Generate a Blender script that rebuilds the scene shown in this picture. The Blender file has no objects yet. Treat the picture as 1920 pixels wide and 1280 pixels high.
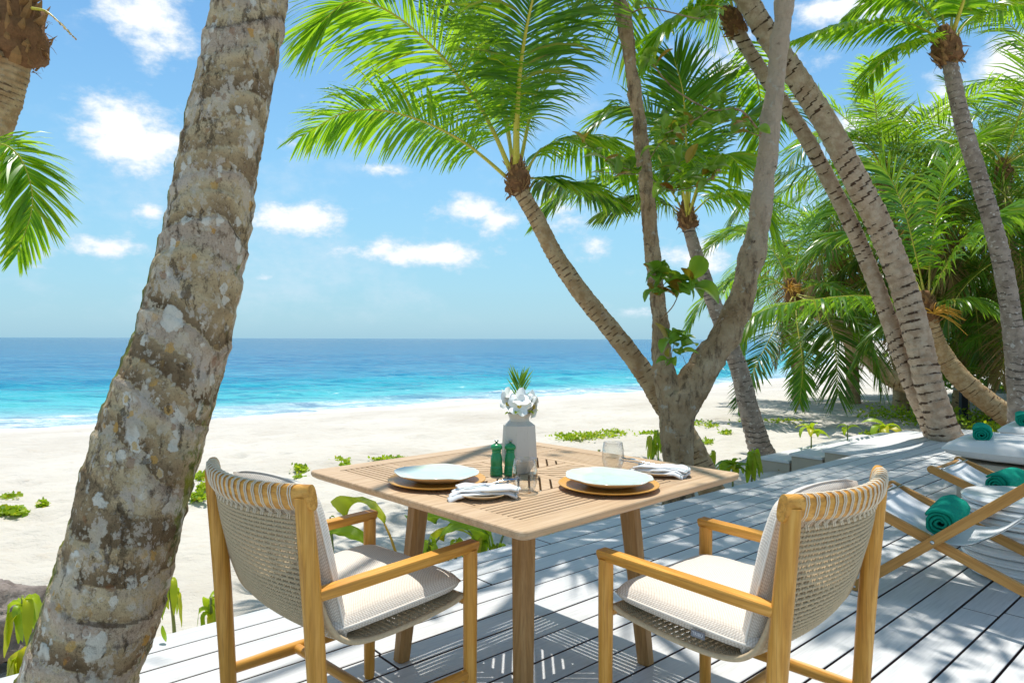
import bpy, bmesh, math, random
import numpy as np
from mathutils import Vector, Matrix, Euler
R = math.radians
rnd = random.Random(7)
nrs = np.random.default_rng(11)
SC = bpy.context.scene
COL = SC.collection

# ------------------------------------------------------------------ camera, sky, sun, exposure
F, HC, PX0, PY0 = 1286.0, 1.273, 960.0, 635.0
cam = bpy.data.cameras.new('camera')
cam.sensor_width = 36.0
cam.lens = 36.0 * F / 1920.0
cam.clip_start = 0.05
cam.clip_end = 60000
camo = bpy.data.objects.new('camera', cam)
COL.objects.link(camo)
camo.location = (0, 0, HC)
camo.rotation_euler = Euler((R(90) - math.atan((640 - PY0) / F), 0, 0), 'XYZ')
camo.rotation_euler.rotate_axis('Z', R(0.17))
SC.camera = camo

SUN = Vector((-0.02, 0.29, 0.957)).normalized()
EL = math.asin(SUN.z); AZ = math.atan2(SUN.x, SUN.y)
sl = bpy.data.lights.new('sun', 'SUN')
sl.energy = 2.35; sl.angle = R(0.55); sl.color = (1.0, 0.965, 0.90)
so = bpy.data.objects.new('sun', sl); COL.objects.link(so)
so.rotation_euler = SUN.to_track_quat('Z', 'Y').to_euler()

world = bpy.data.worlds.new('World'); SC.world = world
world.use_nodes = True
def N(nt, typ, **kw):
    n = nt.nodes.new(typ)
    for k, v in kw.items():
        if k.startswith('i_'):
            n.inputs[k[2:].replace('_', ' ')].default_value = v
        else:
            setattr(n, k, v)
    return n
def L(nt, a, b): nt.links.new(a, b)
def math_n(nt, op, a, b=None, c=None, clamp=False):
    n = nt.nodes.new('ShaderNodeMath'); n.operation = op; n.use_clamp = clamp
    for i, v in enumerate((a, b, c)):
        if v is None: continue
        if isinstance(v, (int, float)): n.inputs[i].default_value = v
        else: nt.links.new(v, n.inputs[i])
    return n.outputs[0]
def mixc(nt, fac, a, b, mode='MIX'):
    n = nt.nodes.new('ShaderNodeMix'); n.data_type = 'RGBA'; n.blend_type = mode
    if isinstance(fac, (int, float)): n.inputs[0].default_value = fac
    else: nt.links.new(fac, n.inputs[0])
    for idx, v in ((6, a), (7, b)):
        if isinstance(v, (tuple, list)): n.inputs[idx].default_value = (v[0], v[1], v[2], 1)
        else: nt.links.new(v, n.inputs[idx])
    return n.outputs[2]
def smooth(nt, v, a, b):
    n = nt.nodes.new('ShaderNodeMapRange'); n.interpolation_type = 'SMOOTHSTEP'
    nt.links.new(v, n.inputs[0]); n.inputs[1].default_value = a; n.inputs[2].default_value = b
    n.inputs[3].default_value = 0; n.inputs[4].default_value = 1
    return n.outputs[0]

def build_world():
    nt = world.node_tree; nt.nodes.clear()
    out = N(nt, 'ShaderNodeOutputWorld'); bg = N(nt, 'ShaderNodeBackground')
    bg.inputs[1].default_value = 0.15
    sky = N(nt, 'ShaderNodeTexSky', sky_type='NISHITA', sun_disc=False)
    sky.sun_elevation = EL; sky.sun_rotation = AZ
    sky.air_density = 1.0; sky.dust_density = 0.6; sky.ozone_density = 2.0; sky.altitude = 0
    tc = N(nt, 'ShaderNodeTexCoord')
    sep = N(nt, 'ShaderNodeSeparateXYZ'); L(nt, tc.outputs['Generated'], sep.inputs[0])
    az = math_n(nt, 'ARCTAN2', sep.outputs[0], sep.outputs[1])
    el = math_n(nt, 'ARCSINE', sep.outputs[2])
    cmb = N(nt, 'ShaderNodeCombineXYZ'); L(nt, az, cmb.inputs[0]); L(nt, math_n(nt, 'MULTIPLY', el, 1.6), cmb.inputs[1])
    n1 = N(nt, 'ShaderNodeTexNoise', noise_dimensions='3D'); n1.inputs['Scale'].default_value = 17.0
    n1.inputs['Detail'].default_value = 10; n1.inputs['Roughness'].default_value = 0.64
    L(nt, cmb.outputs[0], n1.inputs['Vector'])
    n2 = N(nt, 'ShaderNodeTexNoise', noise_dimensions='3D'); n2.inputs['Scale'].default_value = 2.6
    n2.inputs['Detail'].default_value = 6; n2.inputs['Roughness'].default_value = 0.62
    L(nt, cmb.outputs[0], n2.inputs['Vector'])
    clouds = [(265, 20, 100, 60, 1.0), (300, 90, 85, 42, .8), (225, 250, 85, 70, 1.15), (300, 270, 70, 55, 1.0), (560, 412, 90, 34, 1.2), (205, 465, 80, 24, 1.0),
              (885, 395, 80, 30, 1.0), (925, 415, 50, 28, 1.0), (790, 478, 130, 24, 1.15), (725, 470, 50, 28, 1.0), (1125, 465, 34, 26, 1.0),
              (715, 316, 45, 14, .8), (1900, 120, 75, 60, 1.3), (1620, 235, 90, 34, 1.0), (1380, 110, 130, 45, .75), (1570, 20, 120, 36, 1.0),
              (1310, 480, 70, 34, 1.0), (1050, 400, 90, 40, .7), (1780, 190, 60, 60, .8), (560, 265, 60, 26, .6), (60, 480, 90, 26, .7),
              (1190, 585, 50, 12, .7), (285, 405, 30, 26, .6), (500, 522, 24, 10, .7), (60, 500, 70, 12, .5)]
    acc = None
    for (px, py, hw, hh, amp) in clouds:
        dx, dz = (px - PX0) / F, (PY0 - py) / F
        a = math.atan(dx); e = math.atan(dz * math.cos(a))
        wa = hw / F * math.cos(a) ** 2; we = hh / F * math.cos(a)
        da = math_n(nt, 'DIVIDE', math_n(nt, 'SUBTRACT', az, a), wa)
        de = math_n(nt, 'DIVIDE', math_n(nt, 'SUBTRACT', el, e), we)
        r2 = math_n(nt, 'ADD', math_n(nt, 'MULTIPLY', da, da), math_n(nt, 'MULTIPLY', de, de))
        b = math_n(nt, 'MULTIPLY', math_n(nt, 'POWER', 2.718, math_n(nt, 'MULTIPLY', r2, -0.9)), amp)
        acc = b if acc is None else math_n(nt, 'MAXIMUM', acc, b)
    # more clouds of the same kind over the rest of the sky
    behind = smooth(nt, sep.outputs[1], 0.62, 0.3)
    broad = math_n(nt, 'MULTIPLY', math_n(nt, 'MULTIPLY', smooth(nt, n2.outputs[0], 0.47, 0.60), 0.95), behind)
    acc = math_n(nt, 'MAXIMUM', acc, broad)
    dens = math_n(nt, 'ADD', acc, math_n(nt, 'MULTIPLY', math_n(nt, 'SUBTRACT', n1.outputs[0], 0.5), 2.3))
    fac = smooth(nt, dens, 0.25, 1.0)
    wisp = math_n(nt, 'MULTIPLY', smooth(nt, math_n(nt, 'ADD', math_n(nt, 'MULTIPLY', n2.outputs[0], .7), math_n(nt, 'MULTIPLY', n1.outputs[0], .3)), 0.48, 0.66), 0.42)
    fac = math_n(nt, 'MAXIMUM', fac, wisp)
    fac = math_n(nt, 'MULTIPLY', fac, smooth(nt, el, 0.0, 0.06))
    hs = N(nt, 'ShaderNodeHueSaturation'); hs.inputs['Saturation'].default_value = 1.22; hs.inputs['Value'].default_value = 0.53
    hs.inputs['Hue'].default_value = 0.487
    L(nt, sky.outputs[0], hs.inputs['Color'])
    # the pale band of sea air low over the horizon
    low = smooth(nt, el, 0.42, -0.02)
    base = mixc(nt, math_n(nt, 'MULTIPLY', low, 0.8), hs.outputs[0], (.88, 1.95, 2.62))
    cl = mixc(nt, smooth(nt, dens, .45, 1.25), (2.5, 2.85, 3.2), (3.7, 3.75, 3.8))
    col = mixc(nt, fac, base, cl)
    L(nt, col, bg.inputs[0]); L(nt, bg.outputs[0], out.inputs[0])
build_world()
SC.view_settings.view_transform = 'Standard'; SC.view_settings.look = 'None'
SC.view_settings.gamma = 1; SC.view_settings.use_curve_mapping = False
SC.view_settings.exposure = 1.06
SC.render.film_transparent = False
SC.cycles.max_bounces = 8
SC.cycles.transparent_max_bounces = 8
SC.cycles.caustics_reflective = False; SC.cycles.caustics_refractive = False
try: SC.cycles.use_denoising = True
except Exception: pass

# ------------------------------------------------------------------ helpers
def at(px, py, Z, dz=0.0):
    """a point of the place, from its bearing and its distance ahead"""
    return np.array([(px - PX0) / F * Z, Z, HC - (py - PY0) / F * Z + dz])
def tag(o, label=None, cat=None, group=None, kind=None):
    if label: o['label'] = label
    if cat: o['category'] = cat
    if group: o['group'] = group
    if kind: o['kind'] = kind
    return o
def thing(name, label, cat, loc=(0, 0, 0), rz=0.0, group=None, kind=None):
    o = bpy.data.objects.new(name, None); COL.objects.link(o)
    o.empty_display_size = 0.1
    o.location = loc; o.rotation_euler = (0, 0, rz)
    return tag(o, label, cat, group, kind)
def link(name, me, parent=None, loc=None, rot=None, scale=None):
    o = bpy.data.objects.new(name, me); COL.objects.link(o)
    if parent: o.parent = parent
    if loc is not None: o.location = loc
    if rot is not None: o.rotation_euler = rot
    if scale is not None: o.scale = scale
    return o
def mesh(name, V, Fc, mat, smooth_=True):
    me = bpy.data.meshes.new(name)
    me.from_pydata([tuple(map(float, v)) for v in V] if not isinstance(V, np.ndarray) else V.tolist(), [], Fc if not isinstance(Fc, np.ndarray) else Fc.tolist())
    me.validate(verbose=False)
    if mat: me.materials.append(mat)
    if smooth_: me.polygons.foreach_set('use_smooth', [True] * len(me.polygons))
    me.update()
    return me
class MB:
    def __init__(s): s.V = []; s.F = []; s.n = 0
    def add(s, V, Fc):
        V = np.asarray(V, float); s.V.append(V)
        s.F += [tuple(i + s.n for i in f) for f in (Fc.tolist() if isinstance(Fc, np.ndarray) else Fc)]
        s.n += len(V); return s
    def me(s, name, mat, smooth_=True): return mesh(name, np.vstack(s.V), s.F, mat, smooth_)
def autosmooth(me, ang=35):
    bm = bmesh.new(); bm.from_mesh(me)
    for e in bm.edges:
        if len(e.link_faces) == 2: e.smooth = e.calc_face_angle(0) < R(ang)
    bm.to_mesh(me); bm.free()
    me.polygons.foreach_set('use_smooth', [True] * len(me.polygons))
    return me
def unit(v):
    v = np.asarray(v, float); n = np.linalg.norm(v, axis=-1, keepdims=True); return v / np.maximum(n, 1e-9)
def spline(P, n):
    P = np.asarray(P, float); k = len(P)
    Q = np.vstack([2 * P[0] - P[1], P, 2 * P[-1] - P[-2]])
    t = np.linspace(0, k - 1 - 1e-9, n); i = t.astype(int); u = (t - i)[:, None]
    a, b, c, d = Q[i], Q[i + 1], Q[i + 2], Q[i + 3]
    return .5 * ((2 * b) + (-a + c) * u + (2 * a - 5 * b + 4 * c - d) * u * u + (-a + 3 * b - 3 * c + d) * u ** 3)
def frames(P, up=None):
    T = unit(np.gradient(P, axis=0))
    if up is None:
        up = np.array([0, 0, 1.]) if abs(T[0][2]) < .9 else np.array([0, 1., 0])
    U = np.zeros_like(P); u = up - T[0] * np.dot(up, T[0]); U[0] = unit(u)
    for i in range(1, len(P)):
        u = U[i - 1] - T[i] * np.dot(U[i - 1], T[i]); U[i] = unit(u)
    S = np.cross(T, U)
    return T, U, S
def tube(P, rad, sides=8, up=None, cap=True, rad2=None):
    P = np.asarray(P, float); n = len(P)
    rad = np.broadcast_to(np.asarray(rad, float), (n,)); rad2 = rad if rad2 is None else np.broadcast_to(np.asarray(rad2, float), (n,))
    T, U, S = frames(P, up)
    a = np.linspace(0, 2 * np.pi, sides, endpoint=False)
    V = P[:, None] + S[:, None] * (np.cos(a)[None, :, None] * rad[:, None, None]) + U[:, None] * (np.sin(a)[None, :, None] * rad2[:, None, None])
    V = V.reshape(-1, 3)
    i = np.arange(n - 1)[:, None] * sides; j = np.arange(sides)[None]; j2 = (j + 1) % sides
    Fq = np.stack([i + j, i + j2, i + sides + j2, i + sides + j], -1).reshape(-1, 4).tolist()
    if cap:
        Fq.append(list(range(sides))[::-1]); Fq.append([(n - 1) * sides + q for q in range(sides)])
    return V, Fq
def lathe(prof, sides=32, cap=True):
    prof = np.asarray(prof, float); n = len(prof)
    a = np.linspace(0, 2 * np.pi, sides, endpoint=False)
    V = np.stack([prof[:, 0][:, None] * np.cos(a), prof[:, 0][:, None] * np.sin(a), np.repeat(prof[:, 1][:, None], sides, 1)], -1).reshape(-1, 3)
    i = np.arange(n - 1)[:, None] * sides; j = np.arange(sides)[None]; j2 = (j + 1) % sides
    Fq = np.stack([i + j, i + j2, i + sides + j2, i + sides + j], -1).reshape(-1, 4).tolist()
    if cap:
        Fq.append(list(range(sides))[::-1]); Fq.append([(n - 1) * sides + q for q in range(sides)])
    return V, Fq
def prism(poly, levels):
    """poly: 2D convex polygon ccw; levels: [(z, inset)]"""
    poly = np.asarray(poly, float); n = len(poly); c = poly.mean(0)
    V = []
    for z, ins in levels:
        d = poly - c; l = np.linalg.norm(d, axis=1, keepdims=True)
        # inset along edge normals, approximately
        q = []
        for k in range(n):
            e0 = unit(poly[k] - poly[k - 1]); e1 = unit(poly[(k + 1) % n] - poly[k])
            n0 = np.array([-e0[1], e0[0]]); n1 = np.array([-e1[1], e1[0]])
            b = unit(n0 + n1); s = ins / max(.3, float(np.dot(b, n0)))
            q.append(poly[k] + b * s)
        V += [[p[0], p[1], z] for p in q]
    Fq = []
    m = len(levels)
    for i in range(m - 1):
        for j in range(n):
            j2 = (j + 1) % n
            Fq.append([i * n + j, i * n + j2, (i + 1) * n + j2, (i + 1) * n + j])
    Fq.append(list(range(n))[::-1]); Fq.append([(m - 1) * n + q for q in range(n)])
    return np.array(V), Fq
def box(x0, x1, y0, y1, z0, z1, b=0.0):
    pl = [(x0, y0), (x1, y0), (x1, y1), (x0, y1)]
    if b <= 0: return prism(pl, [(z0, 0), (z1, 0)])
    pl = [(x0 + b, y0), (x1 - b, y0), (x1, y0 + b), (x1, y1 - b), (x1 - b, y1), (x0 + b, y1), (x0, y1 - b), (x0, y0 + b)]
    return prism(pl, [(z0, b), (z0 + b, 0), (z1 - b, 0), (z1, b)])
def bar(p0, p1, w, h, b=.004, up=(0, 0, 1)):
    """rounded rectangular bar from p0 to p1: w across, h along up"""
    p0 = np.asarray(p0, float); p1 = np.asarray(p1, float)
    T = unit(p1 - p0); up = np.asarray(up, float); U = unit(up - T * np.dot(up, T)); S = np.cross(T, U)
    l = np.linalg.norm(p1 - p0)
    V, Fq = box(-w / 2, w / 2, -h / 2, h / 2, 0, l, b)
    return p0 + V[:, :1] * S + V[:, 1:2] * U + V[:, 2:3] * T, Fq
# value noise
_tab = np.random.default_rng(3).random(4096)
def _h(i, j, k): return _tab[(i * 73856093 ^ j * 19349663 ^ k * 83492791) & 4095]
def vnoise(p):
    p = np.asarray(p, float); i = np.floor(p).astype(np.int64); f = p - i; f = f * f * (3 - 2 * f)
    x, y, z = i[..., 0], i[..., 1], i[..., 2]; fx, fy, fz = f[..., 0], f[..., 1], f[..., 2]
    r = 0
    for a in (0, 1):
        for b in (0, 1):
            for c in (0, 1):
                r = r + _h(x + a, y + b, z + c) * (fx if a else 1 - fx) * (fy if b else 1 - fy) * (fz if c else 1 - fz)
    return r * 2 - 1
def fbm(p, o=4, g=.5):
    p = np.asarray(p, float); s = 0; a = 1
    for k in range(o):
        s = s + a * vnoise(p * 2 ** k + 17.3 * k); a *= g
    return s
def add_attr(me, name, vals):
    at_ = me.attributes.new(name, 'FLOAT', 'POINT'); at_.data.foreach_set('value', np.asarray(vals, np.float32).ravel())
def add_tint(me, vals):
    at_ = me.attributes.new('tint', 'FLOAT', 'POINT'); at_.data.foreach_set('value', np.asarray(vals, np.float32).ravel())

# ------------------------------------------------------------------ materials
def mat_base(name, rough=.6, spec=.5):
    m = bpy.data.materials.new(name); m.use_nodes = True
    nt = m.node_tree; nt.nodes.clear()
    out = N(nt, 'ShaderNodeOutputMaterial'); p = N(nt, 'ShaderNodeBsdfPrincipled')
    p.inputs['Roughness'].default_value = rough
    p.inputs['Specular IOR Level'].default_value = spec
    L(nt, p.outputs[0], out.inputs[0])
    return m, nt, p, out
def noise_n(nt, scale, detail=4, rough=.55, vec=None, mscale=None, dist=0):
    n = N(nt, 'ShaderNodeTexNoise'); n.inputs['Scale'].default_value = scale; n.inputs['Detail'].default_value = detail
    n.inputs['Roughness'].default_value = rough; n.inputs['Distortion'].default_value = dist
    if vec is None: vec = N(nt, 'ShaderNodeTexCoord').outputs['Object']
    if mscale:
        mp = N(nt, 'ShaderNodeMapping'); mp.inputs['Scale'].default_value = mscale; L(nt, vec, mp.inputs[0]); vec = mp.outputs[0]
    L(nt, vec, n.inputs['Vector']); return n.outputs[0]
def vor_n(nt, scale, vec=None, mscale=None, feature='F1', out='Distance', rand=1.0):
    n = N(nt, 'ShaderNodeTexVoronoi', feature=feature); n.inputs['Scale'].default_value = scale; n.inputs['Randomness'].default_value = rand
    if vec is None: vec = N(nt, 'ShaderNodeTexCoord').outputs['Object']
    if mscale:
        mp = N(nt, 'ShaderNodeMapping'); mp.inputs['Scale'].default_value = mscale; L(nt, vec, mp.inputs[0]); vec = mp.outputs[0]
    L(nt, vec, n.inputs['Vector']); return n.outputs[out]
def bump(nt, p, h, strength=.3, dist=.01, prev=None):
    b = N(nt, 'ShaderNodeBump'); b.inputs['Strength'].default_value = strength; b.inputs['Distance'].default_value = dist
    L(nt, h, b.inputs['Height'])
    if prev is not None: L(nt, prev, b.inputs['Normal'])
    L(nt, b.outputs[0], p.inputs['Normal']); return b.outputs[0]
def ramp(nt, fac, stops):
    r = N(nt, 'ShaderNodeValToRGB'); L(nt, fac, r.inputs[0]); e = r.color_ramp.elements
    while len(e) < len(stops): e.new(.5)
    for el_, (pos, c) in zip(e, stops): el_.position = pos; el_.color = (*c, 1)
    return r.outputs[0]
def attr(nt, name):
    a = N(nt, 'ShaderNodeAttribute'); a.attribute_name = name; return a.outputs['Fac']
def orand(nt): return N(nt, 'ShaderNodeObjectInfo').outputs['Random']

def wood_mat(name, c0, c1, c2, axis, rough=.5, sc=1.0):
    m, nt, p, _ = mat_base(name, rough, .35)
    ms = [17, 17, 17]; ms[axis] = 1.0
    n = noise_n(nt, 3.2 * sc, 6, .6, mscale=tuple(ms), dist=.35)
    ms2 = [60, 60, 60]; ms2[axis] = 1.4
    n2 = noise_n(nt, 3.0 * sc, 4, .6, mscale=tuple(ms2))
    c = ramp(nt, n, [(.3, c0), (.5, c1), (.68, c2)])
    c = mixc(nt, math_n(nt, 'MULTIPLY', smooth(nt, n2, .50, .66), .62), c, c0)
    c = mixc(nt, math_n(nt, 'MULTIPLY', noise_n(nt, 4, 2), .3), c, c2)
    L(nt, c, p.inputs['Base Color'])
    bump(nt, p, n2, .25, .002)
    return m
TK = ((.42, .165, .022), (.66, .305, .045), (.80, .43, .10))
M = {}
for i_, ax in enumerate('xyz'):
    M['teak_' + ax] = wood_mat('teak_' + ax, *TK, i_, .42)
TT = ((.41, .255, .14), (.55, .375, .22), (.62, .45, .29))
M['table_x'] = wood_mat('table_wood_x', *TT, 0, .5)
M['table_y'] = wood_mat('table_wood_y', *TT, 1, .5)
M['table_z'] = wood_mat('table_leg_wood', (.27, .135, .04), (.40, .21, .07), (.47, .28, .11), 2, .5)
M['dteak'] = wood_mat('deckchair_teak', (.30, .135, .03), (.48, .23, .055), (.58, .31, .09), 0, .45)

def deck_mat():
    m, nt, p, _ = mat_base('deck_board_paint', .55, .3)
    n = noise_n(nt, 3, 6, .65, mscale=(1.2, 22, 22), dist=.3); n2 = noise_n(nt, 1.3, 3)
    c = ramp(nt, n, [(.3, (.50, .495, .48)), (.5, (.60, .595, .58)), (.75, (.68, .67, .65))])
    r = orand(nt)
    c = mixc(nt, math_n(nt, 'MULTIPLY', r, .32), c, (.50, .52, .55))
    st = smooth(nt, noise_n(nt, 5, 5, .7), .62, .75)
    c = mixc(nt, math_n(nt, 'MULTIPLY', st, .25), c, (.46, .42, .36))
    gr = smooth(nt, noise_n(nt, 160, 2, .6), .68, .78)
    c = mixc(nt, math_n(nt, 'MULTIPLY', gr, .3), c, (.5, .43, .33))
    L(nt, c, p.inputs['Base Color']); bump(nt, p, n, .25, .003); return m
M['deck'] = deck_mat()
M['deck_side'] = None
def simple(name, col, rough=.6, spec=.4, nscale=None, namt=.15, bscale=None, bstr=.2, bdist=.003, metal=0):
    m, nt, p, _ = mat_base(name, rough, spec); p.inputs['Metallic'].default_value = metal
    if nscale:
        n = noise_n(nt, nscale, 5)
        c = mixc(nt, n, tuple(x * (1 - namt) for x in col), tuple(min(1, x * (1 + namt)) for x in col))
        L(nt, c, p.inputs['Base Color'])
    else: p.inputs['Base Color'].default_value = (*col, 1)
    if bscale: bump(nt, p, noise_n(nt, bscale, 4), bstr, bdist)
    return m
M['deck_side'] = simple('groove_wall_shade', (.10, .06, .05), .9)  # dark board sides: the shade in the grooves put into the colour
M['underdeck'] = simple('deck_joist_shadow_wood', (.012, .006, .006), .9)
M['tread'] = simple('step_tread_paint', (.68, .67, .65), .6, .3, 5, .08)
M['stone'] = simple('step_stone', (.50, .42, .32), .7, .3, 6, .12, 80, .3, .003)
M['rope'] = simple('rope_cord', (.56, .44, .28), .8, .2, 90, .25, 500, .4, .001)
M['cord'] = simple('pale_cord', (.74, .65, .50), .7, .2, 90, .12)
M['metal'] = simple('brushed_metal', (.6, .6, .58), .25, .5, metal=1)
M['cutlery'] = simple('cutlery_steel', (.42, .45, .50), .18, .5, metal=1)
M['charger'] = simple('charger_wood', (.66, .34, .06), .35, .5, 14, .2, 60, .1, .001)
M['clay'] = simple('plate_clay', (.62, .47, .29), .6, .3, 20, .1)
M['white_cloth'] = simple('white_napkin_cloth', (.75, .75, .75), .85, .2, 40, .05, 500, .3, .001)
M['stripe'] = simple('napkin_stripe', (.33, .38, .38), .85, .2)
M['petal'] = simple('petal', (.90, .90, .85), .6, .3)
M['petal_eye'] = simple('petal_eye', (.75, .55, .05), .6, .3)
M['gloss_white'] = simple('glazed_white', (.80, .80, .79), .2, .5, 5, .05)
M['tag'] = simple('tag_grey', (.22, .22, .24), .6)
M['tagw'] = simple('tag_white', (.75, .75, .76), .6)
def vase_mat():
    m, nt, p, _ = mat_base('vase_ceramic', .55, .4)
    n = noise_n(nt, 300, 2); c = mixc(nt, smooth(nt, n, .62, .72), (.56, .53, .48), (.42, .39, .34))
    L(nt, c, p.inputs['Base Color']); return m
M['vase'] = vase_mat()
def glaze():
    m, nt, p, _ = mat_base('aqua_glaze', .12, .6)
    n = noise_n(nt, 18, 4); s = smooth(nt, noise_n(nt, 260, 2), .64, .72)
    c = mixc(nt, n, (.53, .67, .57), (.66, .75, .65))
    rr = attr(nt, 'rim'); c = mixc(nt, rr, c, (.72, .72, .64))
    c = mixc(nt, math_n(nt, 'MULTIPLY', s, .35), c, (.72, .78, .70))
    L(nt, c, p.inputs['Base Color']); return m
M['glaze'] = glaze()
def mill_mat():
    m, nt, p, _ = mat_base('green_lacquer', .25, .5)
    n = noise_n(nt, 30, 4)
    c = mixc(nt, n, (.012, .19, .06), (.03, .33, .12)); L(nt, c, p.inputs['Base Color']); bump(nt, p, noise_n(nt, 90, 3), .15, .002); return m
M['mill'] = mill_mat()
def cushion_mat(name, c0, c1, sc=150, uv=False):
    m, nt, p, _ = mat_base(name, .9, .15)
    if uv:
        cb = N(nt, 'ShaderNodeCombineXYZ'); L(nt, attr(nt, 'cu'), cb.inputs[0]); L(nt, attr(nt, 'cv'), cb.inputs[1])
        mp = N(nt, 'ShaderNodeMapping'); mp.inputs['Rotation'].default_value = (0, 0, .785); L(nt, cb.outputs[0], mp.inputs[0])
        v = vor_n(nt, sc, vec=mp.outputs[0], rand=.12)
    else: v = vor_n(nt, sc, rand=.25)
    n = noise_n(nt, 4, 4)
    c = mixc(nt, smooth(nt, v, .2, .6), c1, c0)
    c = mixc(nt, math_n(nt, 'MULTIPLY', n, .15), c, c0)
    L(nt, c, p.inputs['Base Color'])
    inv = math_n(nt, 'SUBTRACT', 1.0, v); bump(nt, p, inv, .4, .003)
    p.inputs['Sheen Weight'].default_value = .2
    return m
M['cushion'] = cushion_mat('cream_weave', (.58, .51, .43), (.80, .75, .67), 155, True)
M['canvas'] = cushion_mat('white_canvas', (.74, .75, .76), (.82, .82, .82), 600)
M['bed'] = cushion_mat('daybed_canvas', (.72, .70, .67), (.82, .80, .77), 500)
def towel_mat():
    m, nt, p, _ = mat_base('green_terry', .95, .1)
    n = noise_n(nt, 260, 3, .7); n2 = noise_n(nt, 14, 3, mscale=(1, 4, 1))
    c = mixc(nt, n, (.005, .25, .165), (.02, .50, .34)); c = mixc(nt, math_n(nt, 'MULTIPLY', n2, .4), c, (.005, .17, .12))
    L(nt, c, p.inputs['Base Color']); bump(nt, p, n, .9, .006)
    return m
M['towel'] = towel_mat()
def glass_mat():
    m = bpy.data.materials.new('thin_glass'); m.use_nodes = True; nt = m.node_tree; nt.nodes.clear()
    out = N(nt, 'ShaderNodeOutputMaterial'); t = N(nt, 'ShaderNodeBsdfTransparent'); g = N(nt, 'ShaderNodeBsdfGlossy')
    t.inputs[0].default_value = (.95, .955, .95, 1); g.inputs['Roughness'].default_value = .03; g.inputs[0].default_value = (.9, .9, .9, 1)
    fr = N(nt, 'ShaderNodeLayerWeight'); fr.inputs[0].default_value = .35
    mx = N(nt, 'ShaderNodeMixShader'); L(nt, math_n(nt, 'MULTIPLY', math_n(nt, 'POWER', fr.outputs['Facing'], 1.3), .8), mx.inputs[0]); L(nt, t.outputs[0], mx.inputs[1]); L(nt, g.outputs[0], mx.inputs[2])
    L(nt, mx.outputs[0], out.inputs[0]); return m
M['glass'] = glass_mat()

def leaf_mat(name, g0, g1, dry, trans=.45, rough=.35, tcol=None):
    m, nt, p, out = mat_base(name, rough, .45)
    t = attr(nt, 'tint'); r = orand(nt)
    c = mixc(nt, math_n(nt, 'FRACT', math_n(nt, 'MULTIPLY', t, 7.13)), g0, g1)
    c = mixc(nt, smooth(nt, t, .80, 1.0), c, dry)
    c = mixc(nt, math_n(nt, 'MULTIPLY', r, .35), c, tuple(x * 1.3 for x in g1))
    L(nt, c, p.inputs['Base Color'])
    tr = N(nt, 'ShaderNodeBsdfTranslucent')
    tc_ = mixc(nt, .75, c, tcol or (.50, .62, .02)); L(nt, tc_, tr.inputs[0])
    mx = N(nt, 'ShaderNodeMixShader'); mx.inputs[0].default_value = trans
    L(nt, p.outputs[0], mx.inputs[1]); L(nt, tr.outputs[0], mx.inputs[2]); L(nt, mx.outputs[0], out.inputs[0])
    return m
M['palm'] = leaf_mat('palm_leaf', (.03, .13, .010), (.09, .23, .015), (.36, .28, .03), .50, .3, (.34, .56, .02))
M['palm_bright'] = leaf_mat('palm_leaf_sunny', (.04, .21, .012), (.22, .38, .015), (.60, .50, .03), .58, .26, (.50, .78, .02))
M['palm_dark'] = leaf_mat('palm_leaf_shaded', (.025, .09, .008), (.07, .17, .012), (.26, .17, .03), .42, .3, (.25, .38, .015))  # shaded twin of the sunny leaf, shade inside the grove put into its colour
M['palm_dry'] = leaf_mat('palm_leaf_dry', (.22, .14, .05), (.30, .20, .07), (.16, .09, .03), .3, .7, (.4, .25, .06))
M['leaf'] = leaf_mat('broad_leaf', (.07, .20, .02), (.20, .34, .03), (.35, .08, .015), .35, .3, (.35, .5, .02))
M['canopy'] = leaf_mat('canopy_leaf', (.03, .09, .02), (.07, .14, .02), (.3, .1, .02), .3, .4)
M['plant'] = leaf_mat('beach_plant_leaf', (.16, .31, .012), (.38, .50, .02), (.62, .50, .02), .45, .4, (.5, .65, .02))
M['petiole'] = simple('palm_petiole', (.52, .47, .06), .4, .4, 12, .2)
M['stem'] = simple('green_stem', (.22, .25, .07), .5, .3, 20, .2)
M['flower_stalk'] = simple('palm_flower_stalk', (.62, .33, .04), .6, .3, 30, .25)
M['fibre'] = simple('palm_fibre', (.20, .10, .045), .9, .2, 30, .45, 60, .8, .01)
M['boot'] = simple('palm_boot', (.27, .15, .06), .8, .2, 18, .4, 70, .6, .008)

def trunk_mat(name, c0, c1, ringc, ring_amt=.8, spot=(.50, .47, .42), spot_amt=.5):
    m, nt, p, _ = mat_base(name, .85, .2)
    a = attr(nt, 'ring'); n = noise_n(nt, 9, 6, .65); n2 = noise_n(nt, 38, 5, .7)
    c = mixc(nt, smooth(nt, n, .35, .65), c0, c1)
    c = mixc(nt, math_n(nt, 'MULTIPLY', smooth(nt, math_n(nt, 'ADD', a, math_n(nt, 'MULTIPLY', math_n(nt, 'SUBTRACT', n2, .5), .9)), .55, .80), ring_amt), c, ringc)
    c = mixc(nt, math_n(nt, 'MULTIPLY', smooth(nt, noise_n(nt, 22, 4, .6), .58, .66), spot_amt), c, spot)
    c = mixc(nt, math_n(nt, 'MULTIPLY', smooth(nt, n2, .55, .7), .35), c, ringc)
    L(nt, c, p.inputs['Base Color']); b = bump(nt, p, n2, .6, .012); return m
M['trunk_ring'] = trunk_mat('ringed_palm_bark', (.36, .25, .165), (.52, .40, .29), (.075, .042, .025), 1.0, spot_amt=.25)
M['trunk_tan'] = trunk_mat('tan_palm_bark', (.34, .21, .10), (.50, .36, .20), (.11, .06, .03), .9, spot_amt=.2)
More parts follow.
